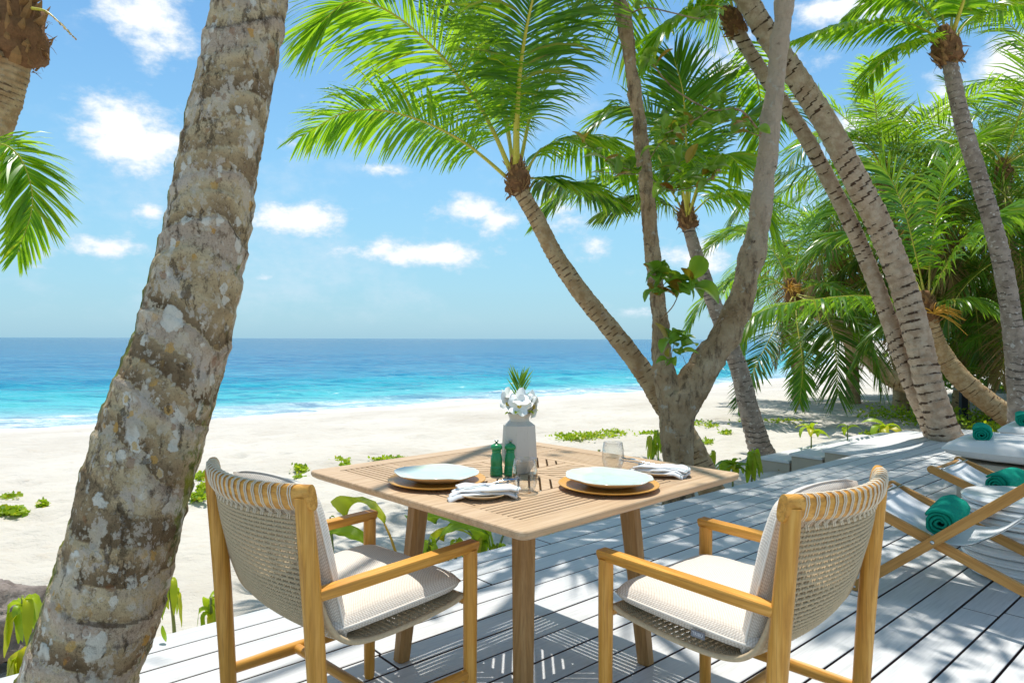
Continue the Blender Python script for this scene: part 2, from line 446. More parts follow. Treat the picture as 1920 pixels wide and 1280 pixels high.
M['trunk_grey'] = trunk_mat('mottled_palm_bark', (.22, .17, .13), (.36, .29, .23), (.06, .045, .035), .8, (.58, .54, .48), .7)

def hero_bark():
    m, nt, p, _ = mat_base('lichen_palm_bark', .9, .12)
    tc = N(nt, 'ShaderNodeTexCoord').outputs['Object']
    wn = N(nt, 'ShaderNodeTexNoise'); wn.inputs['Scale'].default_value = 14; wn.inputs['Detail'].default_value = 6; wn.inputs['Roughness'].default_value = .7; L(nt, tc, wn.inputs['Vector'])
    wv = N(nt, 'ShaderNodeVectorMath', operation='MULTIPLY_ADD'); L(nt, wn.outputs['Color'], wv.inputs[0]); wv.inputs[1].default_value = (.06, .06, .06); L(nt, tc, wv.inputs[2])
    W = wv.outputs[0]
    ring = attr(nt, 'ring'); moss = attr(nt, 'moss'); band = attr(nt, 'band')
    n1 = noise_n(nt, 7, 6, .68, vec=tc, mscale=(1, 1, 1.5)); n2 = noise_n(nt, 34, 6, .75, vec=tc, mscale=(1, 1, .55)); n3 = noise_n(nt, 130, 4, .7, vec=tc)
    mixn = math_n(nt, 'ADD', math_n(nt, 'MULTIPLY', n1, .55), math_n(nt, 'MULTIPLY', band, .50))
    c = ramp(nt, mixn, [(.22, (.13, .085, .045)), (.36, (.28, .195, .11)), (.48, (.46, .335, .185)), (.60, (.60, .475, .29)), (.75, (.50, .39, .29))])
    c = mixc(nt, math_n(nt, 'MULTIPLY', smooth(nt, n2, .50, .60), .7), c, (.15, .095, .05))
    c = mixc(nt, math_n(nt, 'MULTIPLY', smooth(nt, n3, .54, .66), .5), c, (.12, .08, .045))
    # pinkish grey and cream crusts, broken up by finer noise
    nb = noise_n(nt, 6.5, 6, .7, vec=W, mscale=(1.3, 1.3, 1))
    big = smooth(nt, math_n(nt, 'ADD', nb, math_n(nt, 'MULTIPLY', math_n(nt, 'SUBTRACT', n2, .5), .7)), .53, .575)
    c = mixc(nt, math_n(nt, 'MULTIPLY', big, .78), c, mixc(nt, smooth(nt, n1, .4, .6), (.64, .54, .39), (.58, .50, .42)))
    def blobs(scale, ch, lo, rmax, soft, gate, ms=(1, 1, .7)):
        v = vor_n(nt, scale, vec=W, mscale=ms); vc = vor_n(nt, scale, vec=W, mscale=ms, out='Color'); s = N(nt, 'ShaderNodeSeparateColor'); L(nt, vc, s.inputs[0])
        b_ = smooth(nt, math_n(nt, 'SUBTRACT', math_n(nt, 'MULTIPLY', smooth(nt, s.outputs[ch], lo, 1.0), rmax), v), 0, soft)
        return (math_n(nt, 'MULTIPLY', b_, gate) if gate is not None else b_), s
    g1 = smooth(nt, noise_n(nt, 5, 3, .6, vec=tc), .44, .54)
    p1, s1 = blobs(13, 0, .55, .55, .05, g1)
    c = mixc(nt, math_n(nt, 'MULTIPLY', p1, .88), c, mixc(nt, s1.outputs[1], (.78, .76, .68), (.68, .63, .52)))
    p2, s2 = blobs(30, 0, .40, .52, .08, smooth(nt, noise_n(nt, 8, 3, .6, vec=tc), .42, .52))
    c = mixc(nt, math_n(nt, 'MULTIPLY', p2, .85), c, (.74, .70, .60))
    p4, s4 = blobs(75, 1, .5, .5, .1, None)
    c = mixc(nt, math_n(nt, 'MULTIPLY', p4, .55), c, (.62, .56, .45))
    p3, s3 = blobs(30, 2, .62, .45, .08, smooth(nt, noise_n(nt, 4.2, 2, .5, vec=tc), .46, .55))
    c = mixc(nt, math_n(nt, 'MULTIPLY', p3, .8), c, mixc(nt, s3.outputs[0], (.58, .30, .06), (.62, .42, .16)))
    p5, s5 = blobs(32, 1, .86, .45, .06, None)
    c = mixc(nt, math_n(nt, 'MULTIPLY', p5, .45), c, (.24, .09, .03))
    fis = smooth(nt, math_n(nt, 'ADD', noise_n(nt, 30, 5, .7, vec=W, mscale=(1, 1, .16)), math_n(nt, 'MULTIPLY', math_n(nt, 'SUBTRACT', n1, .5), .35)), .585, .64)
    c = mixc(nt, math_n(nt, 'MULTIPLY', fis, .7), c, (.10, .065, .035))
    rr = smooth(nt, math_n(nt, 'ADD', ring, math_n(nt, 'MULTIPLY', math_n(nt, 'SUBTRACT', n2, .5), 1.9)), .50, .95)
    c = mixc(nt, math_n(nt, 'MULTIPLY', rr, .72), c, (.10, .062, .035))
    ms = smooth(nt, math_n(nt, 'ADD', moss, math_n(nt, 'MULTIPLY', math_n(nt, 'SUBTRACT', n2, .5), 1.7)), .42, .75)
    c = mixc(nt, math_n(nt, 'MULTIPLY', ms, .85), c, mixc(nt, smooth(nt, n1, .4, .65), (.05, .085, .015), (.30, .32, .03)))
    L(nt, c, p.inputs['Base Color'])
    h = math_n(nt, 'ADD', n2, math_n(nt, 'MULTIPLY', n3, .45))
    h = math_n(nt, 'SUBTRACT', math_n(nt, 'ADD', h, math_n(nt, 'MULTIPLY', p1, .22)), math_n(nt, 'MULTIPLY', fis, .5))
    bump(nt, p, h, .8, .016)
    return m
M['hero'] = hero_bark()
def bark_mat():
    m, nt, p, _ = mat_base('fissured_bark', .9, .15)
    tc = N(nt, 'ShaderNodeTexCoord').outputs['Object']
    n1 = noise_n(nt, 4, 6, .65, vec=tc); n2 = noise_n(nt, 16, 6, .7, vec=tc, mscale=(1, 1, .35)); n3 = noise_n(nt, 60, 4, .7, vec=tc)
    pale = attr(nt, 'pale')
    c = ramp(nt, n1, [(.3, (.25, .155, .075)), (.5, (.43, .30, .17)), (.7, (.54, .42, .27))])
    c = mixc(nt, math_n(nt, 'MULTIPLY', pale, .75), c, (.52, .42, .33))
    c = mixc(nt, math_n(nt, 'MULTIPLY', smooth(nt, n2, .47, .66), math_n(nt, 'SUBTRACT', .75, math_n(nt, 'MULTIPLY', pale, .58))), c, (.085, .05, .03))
    c = mixc(nt, math_n(nt, 'MULTIPLY', smooth(nt, n3, .58, .68), .4), c, (.48, .43, .34))
    cr = smooth(nt, noise_n(nt, 22, 5, .75, vec=tc, mscale=(.45, .45, 1.5), dist=.6), .62, .70)
    c = mixc(nt, math_n(nt, 'MULTIPLY', cr, .65), c, (.09, .055, .035))
    sp = smooth(nt, noise_n(nt, 11, 4, .6, vec=tc), .62, .67)
    c = mixc(nt, math_n(nt, 'MULTIPLY', sp, .6), c, (.52, .48, .40))
    L(nt, c, p.inputs['Base Color'])
    h = math_n(nt, 'SUBTRACT', math_n(nt, 'ADD', n2, math_n(nt, 'MULTIPLY', n3, .4)), math_n(nt, 'MULTIPLY', cr, .5))
    bump(nt, p, h, 1.0, .035)
    return m
M['bark'] = bark_mat()

def sand_mat():
    m, nt, p, _ = mat_base('coral_sand', .92, .15)
    tc = N(nt, 'ShaderNodeTexCoord').outputs['Object']
    n1 = noise_n(nt, .35, 6, .6, vec=tc); n2 = noise_n(nt, 5, 5, .65, vec=tc, mscale=(1, 1.6, 1)); n3 = noise_n(nt, 120, 3, .7, vec=tc)
    c = ramp(nt, n1, [(.3, (.50, .455, .385)), (.52, (.58, .54, .47)), (.75, (.64, .60, .535))])
    c = mixc(nt, math_n(nt, 'MULTIPLY', smooth(nt, n2, .54, .68), .34), c, (.50, .42, .32))
    sp = smooth(nt, noise_n(nt, 42, 3, .7, vec=tc), .70, .76)
    c = mixc(nt, math_n(nt, 'MULTIPLY', sp, .55), c, (.28, .2, .12))
    wet = attr(nt, 'wet')
    c = mixc(nt, wet, c, (.70, .65, .57))
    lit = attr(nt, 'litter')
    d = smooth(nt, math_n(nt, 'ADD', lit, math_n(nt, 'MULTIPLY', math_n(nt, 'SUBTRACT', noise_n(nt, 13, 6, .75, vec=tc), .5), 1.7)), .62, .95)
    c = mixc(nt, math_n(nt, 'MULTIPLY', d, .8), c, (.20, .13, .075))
    L(nt, c, p.inputs['Base Color'])
    v = vor_n(nt, 2.6, vec=tc, mscale=(1, 1.3, 1))
    h = math_n(nt, 'ADD', math_n(nt, 'MULTIPLY', smooth(nt, v, 0, .45), .5), n2); b = bump(nt, p, h, .9, .05)
    bump(nt, p, n3, .35, .004, b)
    return m
M['sand'] = sand_mat()
def sea_mat():
    m, nt, p, out = mat_base('sea_water', .12, .5)
    tc = N(nt, 'ShaderNodeTexCoord').outputs['Object']
    d = attr(nt, 'offshore')
    nb = noise_n(nt, .05, 5, .6, vec=tc, mscale=(.35, 1, 1))
    dd = math_n(nt, 'MULTIPLY', d, math_n(nt, 'ADD', .75, math_n(nt, 'MULTIPLY', nb, .5)))
    t = math_n(nt, 'DIVIDE', math_n(nt, 'LOGARITHM', math_n(nt, 'ADD', dd, 1.0), 10.0), 3.0)
    c = ramp(nt, t, [(.0, (.50, .60, .60)), (.26, (.40, .58, .60)), (.34, (.10, .52, .53)), (.43, (.022, .40, .46)), (.50, (.008, .25, .38)), (.61, (.006, .15, .29)), (.78, (.010, .11, .22)), (.95, (.022, .10, .18))])
    foam = attr(nt, 'foam')
    fn = noise_n(nt, .9, 7, .72, vec=tc, mscale=(.5, 1, 1)); fn2 = noise_n(nt, 5, 6, .7, vec=tc, mscale=(.45, 1, 1))
    fm = smooth(nt, math_n(nt, 'ADD', foam, math_n(nt, 'MULTIPLY', math_n(nt, 'SUBTRACT', math_n(nt, 'ADD', fn, math_n(nt, 'MULTIPLY', fn2, .5)), .75), 1.5)), .45, .85)
    sw = noise_n(nt, .85, 7, .7, vec=tc, mscale=(.3, 1, 1))
    c = mixc(nt, math_n(nt, 'MULTIPLY', smooth(nt, sw, .45, .62), .55), c, (.006, .10, .27))
    c = mixc(nt, math_n(nt, 'MULTIPLY', smooth(nt, sw, .50, .38), .35), c, (.10, .42, .55))
    fl = smooth(nt, noise_n(nt, 1.6, 4, .75, vec=tc, mscale=(.35, 1, 1)), .69, .73)  # small pale flecks: glints on the water painted into the colour
    c = mixc(nt, math_n(nt, 'MULTIPLY', fl, .55), c, (.62, .74, .80))
    c = mixc(nt, fm, c, (.80, .83, .84))
    L(nt, c, p.inputs['Base Color'])
    L(nt, math_n(nt, 'ADD', .16, math_n(nt, 'MULTIPLY', fm, .6)), p.inputs['Roughness'])
    p.inputs['Specular IOR Level'].default_value = .05
    w1 = noise_n(nt, .35, 5, .6, vec=tc, mscale=(.45, 1, 1)); w2 = noise_n(nt, 2.6, 6, .65, vec=tc, mscale=(.6, 1, 1)); w3 = noise_n(nt, .07, 3, .5, vec=tc, mscale=(.4, 1, 1))
    b = bump(nt, p, w1, .9, 1.1); b2 = bump(nt, p, w2, .8, .22, b); bump(nt, p, w3, .5, 3.0, b2)
    return m
M['sea'] = sea_mat()
# ------------------------------------------------------------------ ground and sea
SHX = np.array([-3000, -300, -60, -30, -17.6, -11.5, -6.2, -1.6, 7.4, 22.6, 45, 90, 200, 1000, 3000.])
SHY = np.array([-100, -100, 6, 18.5, 23.5, 26.2, 30.0, 33.3, 39.4, 55.6, 95, 200, 500, 2500, 2500.])
WZ = -1.9
def shore(x): return np.interp(x, SHX, SHY) + np.sin(x * .45) * .35 + np.sin(x * .17 + 1) * .6
def sand_z(x, y):
    s = shore(x) - y
    t = np.clip(s / 24.0, -1.5, 1)
    z = np.where(t > 0, WZ + 1.55 * (t * (1.7 - .7 * t)), WZ + 1.9 * t)
    return z
def lines(segs):
    out = []
    for a, b, st in segs:
        out.append(np.arange(a, b, st))
    return np.unique(np.round(np.concatenate(out), 4))
def grid_mesh(name, X, Y, Z, mat):
    ny, nx = X.shape
    V = np.stack([X, Y, Z], -1).reshape(-1, 3)
    i = np.arange(ny - 1)[:, None] * nx; j = np.arange(nx - 1)[None]
    Fq = np.stack([i + j, i + j + 1, i + nx + j + 1, i + nx + j], -1).reshape(-1, 4)
    me = bpy.data.meshes.new(name)
    me.vertices.add(len(V)); me.vertices.foreach_set('co', V.astype(np.float32).ravel())
    me.loops.add(Fq.size); me.loops.foreach_set('vertex_index', Fq.astype(np.int32).ravel())
    me.polygons.add(len(Fq)); me.polygons.foreach_set('loop_start', np.arange(0, Fq.size, 4, dtype=np.int32))
    me.update(calc_edges=True); me.materials.append(mat)
    me.polygons.foreach_set('use_smooth', [True] * len(Fq))
    return me
xs = lines([(-3000, -400, 400), (-400, -80, 40), (-80, -20, 3), (-20, -6, .5), (-6, 9, .055), (9, 20, .25), (20, 60, 1.2), (60, 400, 30), (400, 3001, 400)])
ys = lines([(-400, -40, 60), (-40, 0, 5), (0, 2.4, .4), (2.4, 10, .055), (10, 20, .14), (20, 60, .5), (60, 210, 6), (210, 700, 60), (700, 3001, 400)])
X, Y = np.meshgrid(xs, ys)
Z = sand_z(X, Y)
P3 = np.stack([X, Y, np.zeros_like(X)], -1)
near = np.clip(1 - (np.hypot(X, Y) - 14) / 20, 0, 1)
dist_sh = np.clip((shore(X) - Y) / 6, 0, 1)
h = fbm(P3 * .45, 3) * .035 * dist_sh + near * (fbm(P3 * 2.6 + 5, 4, .6) * .024)
pits = np.clip(vnoise(P3 * [3.1, 3.6, 1] + 40) - .15, 0, 1) * .075 * near
Z = Z + h - pits
nd = -.661 * X + .75 * Y            # distance out from the camera across the deck boards
Z = np.where(nd < 3.3, np.minimum(Z, -.30), Z)
sand = grid_mesh('sand', X, Y, Z, M['sand'])
so_ = shore(X) - Y
add_attr(sand, 'wet', np.clip(1 - so_ / 5.0, 0, 1))
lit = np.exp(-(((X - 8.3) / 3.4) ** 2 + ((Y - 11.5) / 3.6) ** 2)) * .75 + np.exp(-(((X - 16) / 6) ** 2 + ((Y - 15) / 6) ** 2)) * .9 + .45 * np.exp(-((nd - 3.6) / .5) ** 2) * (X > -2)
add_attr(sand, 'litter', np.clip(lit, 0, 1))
tag(link('sand', sand), kind='structure')

xs = lines([(-30000, -2000, 4000), (-2000, -200, 200), (-200, -45, 12), (-45, 65, .45), (65, 300, 20), (300, 2000, 200), (2000, 30001, 4000)])
os_ = np.concatenate([np.arange(-4, 34, .28), np.arange(34, 120, 1.5), np.geomspace(120, 30000, 40)])
X, O = np.meshgrid(xs, os_)
Y = shore(X) + O
P3 = np.stack([X, O, np.zeros_like(X)], -1)
wob = fbm(P3 * [.08, 0, 1] + 3, 2) * 2.2
crest = 13.0 + wob
amp = .85 * np.clip(.55 + fbm(P3 * [.09, 0, 1] + 50, 2) * .9 + .35 * np.exp(-((X - 3) / 9) ** 2), .08, 1.15) * np.exp(-(np.clip(np.abs(X + 2) - 28, 0, 99) / 20) ** 2)
q = O - crest
prof = np.where(q < 0, np.exp(-(q / 1.1) ** 2), np.exp(-(q / 3.2) ** 2))
Z = WZ + amp * prof
c2 = 27 + wob * 1.3; q2 = O - c2
Z += .28 * np.exp(-(q2 / 2.4) ** 2) * np.clip(.5 + fbm(P3 * [.07, 0, 1] + 9, 2), 0, 1)
ch = np.clip(O / 4, 0, 1) * np.exp(-np.clip(O, 0, 1e5) / 300)
Z += ch * (fbm(P3 * [.22, .5, 1], 4, .6) * .10) + np.clip(1 - O / 5, 0, 1) * .02 * vnoise(P3 * [.6, 1.2, 1])
Z = np.where(O < 0, WZ - .0, Z)
sea = grid_mesh('sea', X, Y, Z, M['sea'])
add_attr(sea, 'offshore', np.clip(O, 0, 1e5))
n5 = fbm(P3 * [.25, .5, 1] + 77, 4, .6)
foam = np.exp(-((q + .4) / .8) ** 2) * np.clip(amp * 1.3 - .25 + fbm(P3 * [.9, .9, 1] + 7, 4, .6) * 1.1, 0, 1) * .95
foam = np.maximum(foam, .34 * np.exp(-((q2 + .3) / .5) ** 2) * np.clip(n5 * 1.5, 0, 1))
foam = np.maximum(foam, np.clip(1.15 - np.abs(O - .4) / (2.6 + 1.6 * n5), 0, 1))
foam = np.maximum(foam, .8 * np.exp(-((O - 5.2 - wob * .5) / .55) ** 2) * np.clip(.2 + n5 * 1.6, 0, 1))
foam = np.maximum(foam, .66 * np.clip(1.05 - O / 11, 0, 1) + .22 * np.clip(1 - np.abs(O - 7) / 3, 0, 1) * (n5 > -.1))
add_attr(sea, 'foam', np.clip(foam, 0, 1))
tag(link('sea', sea), kind='structure')

# ------------------------------------------------------------------ deck
DT = np.array([.75, .6614]); DN = np.array([-.6614, .75])    # along the boards, and across them towards the sea
DANG = math.atan2(DT[1], DT[0])
def dk(t, n): return DT * t + DN * n
EDGE, PITCH, BW = 3.19, .154, .1438
deck = thing('deck', 'pale grey painted board deck running along the beach', None, (0, 0, 0), DANG, kind='structure')
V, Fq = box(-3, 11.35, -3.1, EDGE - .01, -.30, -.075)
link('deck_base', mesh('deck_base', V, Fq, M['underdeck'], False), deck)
V, Fq = box(-3, 11.35, EDGE - .02, EDGE + .004, -.30, -.004, .002)
link('edge_board', mesh('edge_board', V, Fq, M['deck'], False), deck)
PL = {}
def plank_mesh(l):
    k = round(l, 2)
    if k not in PL:
        V, Fq = box(0, k, -BW / 2, BW / 2, -.034, 0, .002)
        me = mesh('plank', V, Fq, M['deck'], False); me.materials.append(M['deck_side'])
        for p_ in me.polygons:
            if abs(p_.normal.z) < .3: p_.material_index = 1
        PL[k] = me
    return PL[k]
lens = [1.2, 1.6, 1.8, 2.1, 2.4]
row = 0; nb = 0
nn = EDGE - PITCH / 2
while nn > -1.6:
    t = -3 + rnd.random() * -1.2 if nn > .2 else -1.0
    tmax = 11.33
    while t < tmax - .02:
        l = rnd.choice(lens)
        if t + l > tmax: l = round(tmax - t, 2)
        if l < .05: break
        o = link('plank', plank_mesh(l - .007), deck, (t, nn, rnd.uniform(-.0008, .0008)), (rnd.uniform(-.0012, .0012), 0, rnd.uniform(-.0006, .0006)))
        t += l; nb += 1
    nn -= PITCH
# pale stone steps down to the sand
st = thing('beach_steps', 'pale stone steps going from the far deck edge down to the sand', 'steps', (*dk(8.0, EDGE + .01), -.33), DANG)
for k in range(3):
    V, Fq = box(.02, 2.6 + .25 * k, .004 + .40 * k, .40 * (k + 1) - .02, -.10, .33 - .095 * k - .040, .004)
    o = link('step', mesh('step', V, Fq, M['stone'], False), st)
    V, Fq = box(0, 2.62 + .25 * k, .004 + .40 * k, .40 * (k + 1), .33 - .095 * k - .038, .33 - .095 * k - .004, .004)
    link('tread', mesh('tread', V, Fq, M['tread'], False), o)

# ------------------------------------------------------------------ palm builders
def frond_mesh(P, L0, n=60, t0=.16, seed=0, droop=.5, vee=.25, w0=.034, mat='palm', r0=.02, roll=0.0, base=None, segs=4, tip_dry=.1, amax=72):
    """one feather leaf along the control points P: rachis plus two combs of leaflets, each its own blade"""
    rg = np.random.default_rng(seed)
    C = spline(P, 48); 
    T = unit(np.gradient(C, axis=0))
    Hd = C[-1] - C[0]; Hd = Hd * [1, 1, 0]
    if np.linalg.norm(Hd) < .05: Hd = np.array([1., 0, 0])
    S0 = unit(np.cross(unit(Hd), [0, 0, 1.])); U = np.zeros_like(C); u = np.cross(S0, T[0]); U[0] = unit(u)
    for i in range(1, len(C)):
        u = U[i - 1] - T[i] * np.dot(U[i - 1], T[i]); U[i] = unit(u)
    S = np.cross(T, U)
    cr, sr = math.cos(roll), math.sin(roll)
    U, S = U * cr + S * sr, S * cr - U * sr
    arc = np.concatenate([[0], np.cumsum(np.linalg.norm(np.diff(C, axis=0), axis=1))]); tot = arc[-1]
    mb = MB()
    rr = r0 * (1 - .88 * (arc / tot) ** .8)
    V, Fq = tube(C, rr, 5, rad2=rr * .7); mb.add(V, Fq); nr = len(Fq)
    nv_r = len(V)
    u = np.linspace(0, 1, n); u = np.concatenate([u, u]); side = np.repeat([1., -1.], n)
    u = np.clip(u + rg.normal(0, .25 / n, 2 * n), 0, 1)
    tt = t0 + (.995 - t0) * u
    idx = tt * 47; i0 = np.clip(idx.astype(int), 0, 46); f = (idx - i0)[:, None]
    B = C[i0] * (1 - f) + C[i0 + 1] * f; Tk = unit(T[i0] * (1 - f) + T[i0 + 1] * f); Uk = unit(U[i0] * (1 - f) + U[i0 + 1] * f); Sk = unit(np.cross(Tk, Uk))
    Ln = L0 * 1.0 * (np.sin(np.pi * (.14 + .74 * u)) ** .75) * rg.uniform(.86, 1.06, 2 * n)
    Ln *= np.where(rg.random(2 * n) < .06, rg.uniform(.4, .8, 2 * n), 1)
    a = np.radians(amax - (amax - 22) * u ** 1.3 + rg.normal(0, 3.5, 2 * n))
    cl_ = np.sin(u * 38 + seed * 1.3 + side) * .6 + np.sin(u * 83 + seed) * .4
    a = a + np.radians(4.5) * cl_
    ve = vee * (1 - .6 * u) + .10 * np.sin(u * 61 + seed * 2 + side * 2) + rg.normal(0, .07, 2 * n)
    d = (Sk * (side * np.sin(a) * np.cos(ve))[:, None] + Tk * np.cos(a)[:, None] + Uk * (np.sin(a) * np.sin(ve))[:, None])
    dr = droop * (1.1 - .5 * u) * rg.uniform(.7, 1.35, 2 * n)
    k = segs + 1
    s = np.linspace(0, 1, k)
    pts = np.zeros((2 * n, k, 3)); dirs = np.zeros((2 * n, k, 3)); pts[:, 0] = B
    jit = rg.normal(0, .12, (2 * n, 3))
    for q in range(k):
        g = dr[:, None] * (2.2 * s[q] ** 1.2) * np.array([0, 0, -1.]) + jit * s[q]
        dirs[:, q] = unit(d + g)
        if q: pts[:, q] = pts[:, q - 1] + (dirs[:, q - 1] + dirs[:, q]) * .5 * (Ln / segs)[:, None]
    wv = Tk[:, None] - dirs * np.sum(Tk[:, None] * dirs, -1, keepdims=True); wv = unit(wv)
    nv = np.cross(dirs, wv)
    ro = (rg.normal(.25, .35, 2 * n) * side)[:, None, None]
    wv = wv * np.cos(ro) + nv * np.sin(ro)
    wp = np.interp(s, [0, .15, .45, .8, 1], [.45, .85, 1, .6, .04]) * w0 / 2
    wp = wp[None] * rg.uniform(.8, 1.1, (2 * n, 1)) * (.75 + .35 * np.sin(np.pi * u))[:, None]
    A_ = pts + wv * wp[..., None]; Bq = pts - wv * wp[..., None]
    V = np.stack([A_, Bq], 2).reshape(-1, 3)
    base_i = (np.arange(2 * n) * k * 2)[:, None] + (np.arange(segs) * 2)[None]
    Fl = np.stack([base_i, base_i + 1, base_i + 3, base_i + 2], -1).reshape(-1, 4)
    mb.add(V, Fl)
    me = mb.me('frond', M[mat] if isinstance(mat, str) else mat)
    if base is not None: me.transform(Matrix.Translation(-Vector(base)))
    me.materials.append(M['petiole'])
    mi = np.zeros(len(me.polygons), np.int32); mi[:nr] = 1; me.polygons.foreach_set('material_index', mi)
    ti = rg.random(2 * n) * .8; ti = np.where(rg.random(2 * n) < tip_dry, rg.uniform(.78, 1, 2 * n), ti)
    tv = np.repeat(ti[:, None], k, 1); tv[:, -1] = np.where(rg.random(2 * n) < .4, .98, tv[:, -1])
    add_tint(me, np.concatenate([np.zeros(nv_r), np.repeat(tv.reshape(-1), 2)]))
    return me
def arc_pts(e0, bend, n=7):
    P = [np.zeros(3)]
    for i in range(n - 1):
        t = (i + .5) / (n - 1); e = R(e0 - bend * t ** 1.25)
        P.append(P[-1] + np.array([0, math.cos(e), math.sin(e)]) / (n - 1))
    return np.array(P)
CANON = []
for k_, (e0, bd) in enumerate([(82, 35), (66, 62), (50, 85), (32, 90), (12, 78), (-12, 62), (-38, 42)]):
    for v_ in range(2):
        CANON.append((e0, frond_mesh(arc_pts(e0, bd), .29, 70, .17, 100 + k_ * 2 + v_, [.25, .3, .4, .5, .55, .5, .35][k_], [.45, .4, .3, .2, .1, .05, .0][k_], .0095, 'palm', .0065, segs=3)))
def crown(root, top, L0, n, seed, emin=-35, emax=82, mats=('palm', 'palm_bright', 'palm_dark'), skip=None):
    """n feather leaves set round the growing point at golden-angle steps, each a copy linked to its palm"""
    rg = random.Random(seed); a0 = rg.random() * 6.28
    for k in range(n):
        u = (k + .5) / n; e = emax + (emin - emax) * u ** 1.05 + rg.uniform(-5, 5)
        j = min(range(len(CANON)), key=lambda q: abs(CANON[q][0] - e) + (q % 2) * rg.random() * 3)
        az = a0 + k * 2.39996 + rg.uniform(-.15, .15)
        if skip and skip(az % 6.2832, e): continue
        l = L0 * rg.uniform(.85, 1.08) * (.75 if e > 70 else 1)
        o = link('frond', CANON[j][1], root, tuple(top), (R(rg.uniform(-5, 5)), R(rg.uniform(-14, 14)), az), (l, l, l))
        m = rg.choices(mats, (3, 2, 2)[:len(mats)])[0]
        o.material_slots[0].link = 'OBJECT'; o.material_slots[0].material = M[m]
def ring_trunk(path, r0, r1, pitch, mat, sides=22, step=.022, saw=.10, nz=.05, seed=0, tilt=.35, flare=.35, base=None):
    path = np.asarray(path, float)
    Ltot = np.linalg.norm(np.diff(path, axis=0), axis=1).sum()
    n = int(Ltot / step); C = spline(path, n)
    arc = np.concatenate([[0], np.cumsum(np.linalg.norm(np.diff(C, axis=0), axis=1))]); Lt = arc[-1]
    T, U, S = frames(C)
    a = np.linspace(0, 2 * np.pi, sides, endpoint=False)
    D = S[:, None] * np.cos(a)[None, :, None] + U[:, None] * np.sin(a)[None, :, None]
    r = np.interp(arc, [0, Lt], [r0, r1]) + flare * r0 * np.exp(-arc / .22)
    q = C[:, None] + D * r[:, None, None]
    lo = fbm(q * 2.3 + seed, 3)
    ph = arc[:, None] / pitch + lo * .35 + tilt * np.cos(a[None] + seed + arc[:, None] * .6) 
    fr = ph - np.floor(ph)
    sw = np.where(fr < .82, (fr / .82) ** 1.3, (1 - fr) / .18)       # each scar: a slope out to a lip, then a step in
    amp = saw * (.7 + .6 * vnoise(q * 3 + 31))
    rad = r[:, None] * (1 + amp * (sw - .5) + nz * fbm(q * 14 + 3, 3))
    V = (C[:, None] + D * rad[..., None])
    if base is not None: V = V - np.asarray(base, float)
    V = V.reshape(-1, 3)
    i = np.arange(n - 1)[:, None] * sides; j = np.arange(sides)[None]; j2 = (j + 1) % sides
    Fq = np.stack([i + j, i + j2, i + sides + j2, i + sides + j], -1).reshape(-1, 4).tolist()
    Fq.append([(n - 1) * sides + z for z in range(sides)])
    me = mesh('trunk', V, Fq, M[mat])
    band = np.exp(-(((fr + .5) % 1 - .42) / .10) ** 2)
    band = np.where((fr > .80) | (fr < .10), np.maximum(band, .8), band * .6) * np.clip(.92 + .8 * vnoise(q * [6, 6, 9] + 21), .05, 1.25)
    add_attr(me, 'ring', band)
    return me, C, q, a, T
def fibre_crown(center, axis, r, h, seed, base, nb_=16):
    """the shaggy crown base: overlapping boots of old leaf stalks with torn fibre between"""
    rg = random.Random(seed); mb = MB(); axis = unit(np.asarray(axis, float)); c = np.asarray(center, float)
    U_ = unit(np.cross(axis, [.3, 1, .1])); S_ = np.cross(axis, U_)
    tt = np.linspace(-.5, .7, 16); P = np.array([c + axis * h * t for t in tt]); prof = r * np.interp(tt, [-.5, -.3, 0, .35, .7], [.58, .80, .86, .62, .30])
    V, Fq = tube(P, prof, 18); V = V + fbm(V * (2.2 / r) + seed, 3)[:, None] * unit(V - c) * r * .22; mb.add(V, Fq)
    mb2 = MB()
    n = 62
    for k in range(n):
        a_ = k * 2.4 + rg.uniform(-.3, .3); t = -.46 + 1.05 * (k / n) + rg.uniform(-.05, .05); d = U_ * math.cos(a_) + S_ * math.sin(a_)
        rl = float(np.interp(t, tt, prof))
        p0 = c + axis * h * (t - .10) + d * rl * .85
        out = rg.uniform(.10, .75); l = r * rg.uniform(.35, .95)
        p1 = p0 + (axis * (1 - out * .6) * rg.choice((1, 1, 1, 1, -.6)) + d * out) * l + (U_ * rg.uniform(-.2, .2) + S_ * rg.uniform(-.2, .2)) * l
        wd = r * rg.uniform(.07, .20)
        mid = (p0 + p1) / 2 + d * r * .08
        V, Fq = tube(np.array([p0, mid, p1]), [wd, wd * .8, wd * .10], 5, up=d, rad2=[wd * .35, wd * .3, wd * .05]); mb2.add(V, Fq)
    for k in range(70):
        a_ = rg.uniform(0, 6.28); t = rg.uniform(-.5, .5); d = U_ * math.cos(a_) + S_ * math.sin(a_); rl = float(np.interp(t, tt, prof))
        p0 = c + axis * h * t + d * rl * .9; l = r * rg.uniform(.2, .7)
        p1 = p0 + (d * rg.uniform(.2, 1) + axis * rg.uniform(-1, .6) + np.array([0, 0, -.3])) * l
        V, Fq = tube(np.array([p0, (p0 + p1) / 2 + d * l * .1, p1]), [.003, .0025, .001], 3); mb2.add(V, Fq)
    b = Vector(base)
    m1 = mb.me('fibre', M['fibre']); m1.transform(Matrix.Translation(-b)); m2 = mb2.me('boot', M['boot'], False); m2.transform(Matrix.Translation(-b))
    return m1, m2
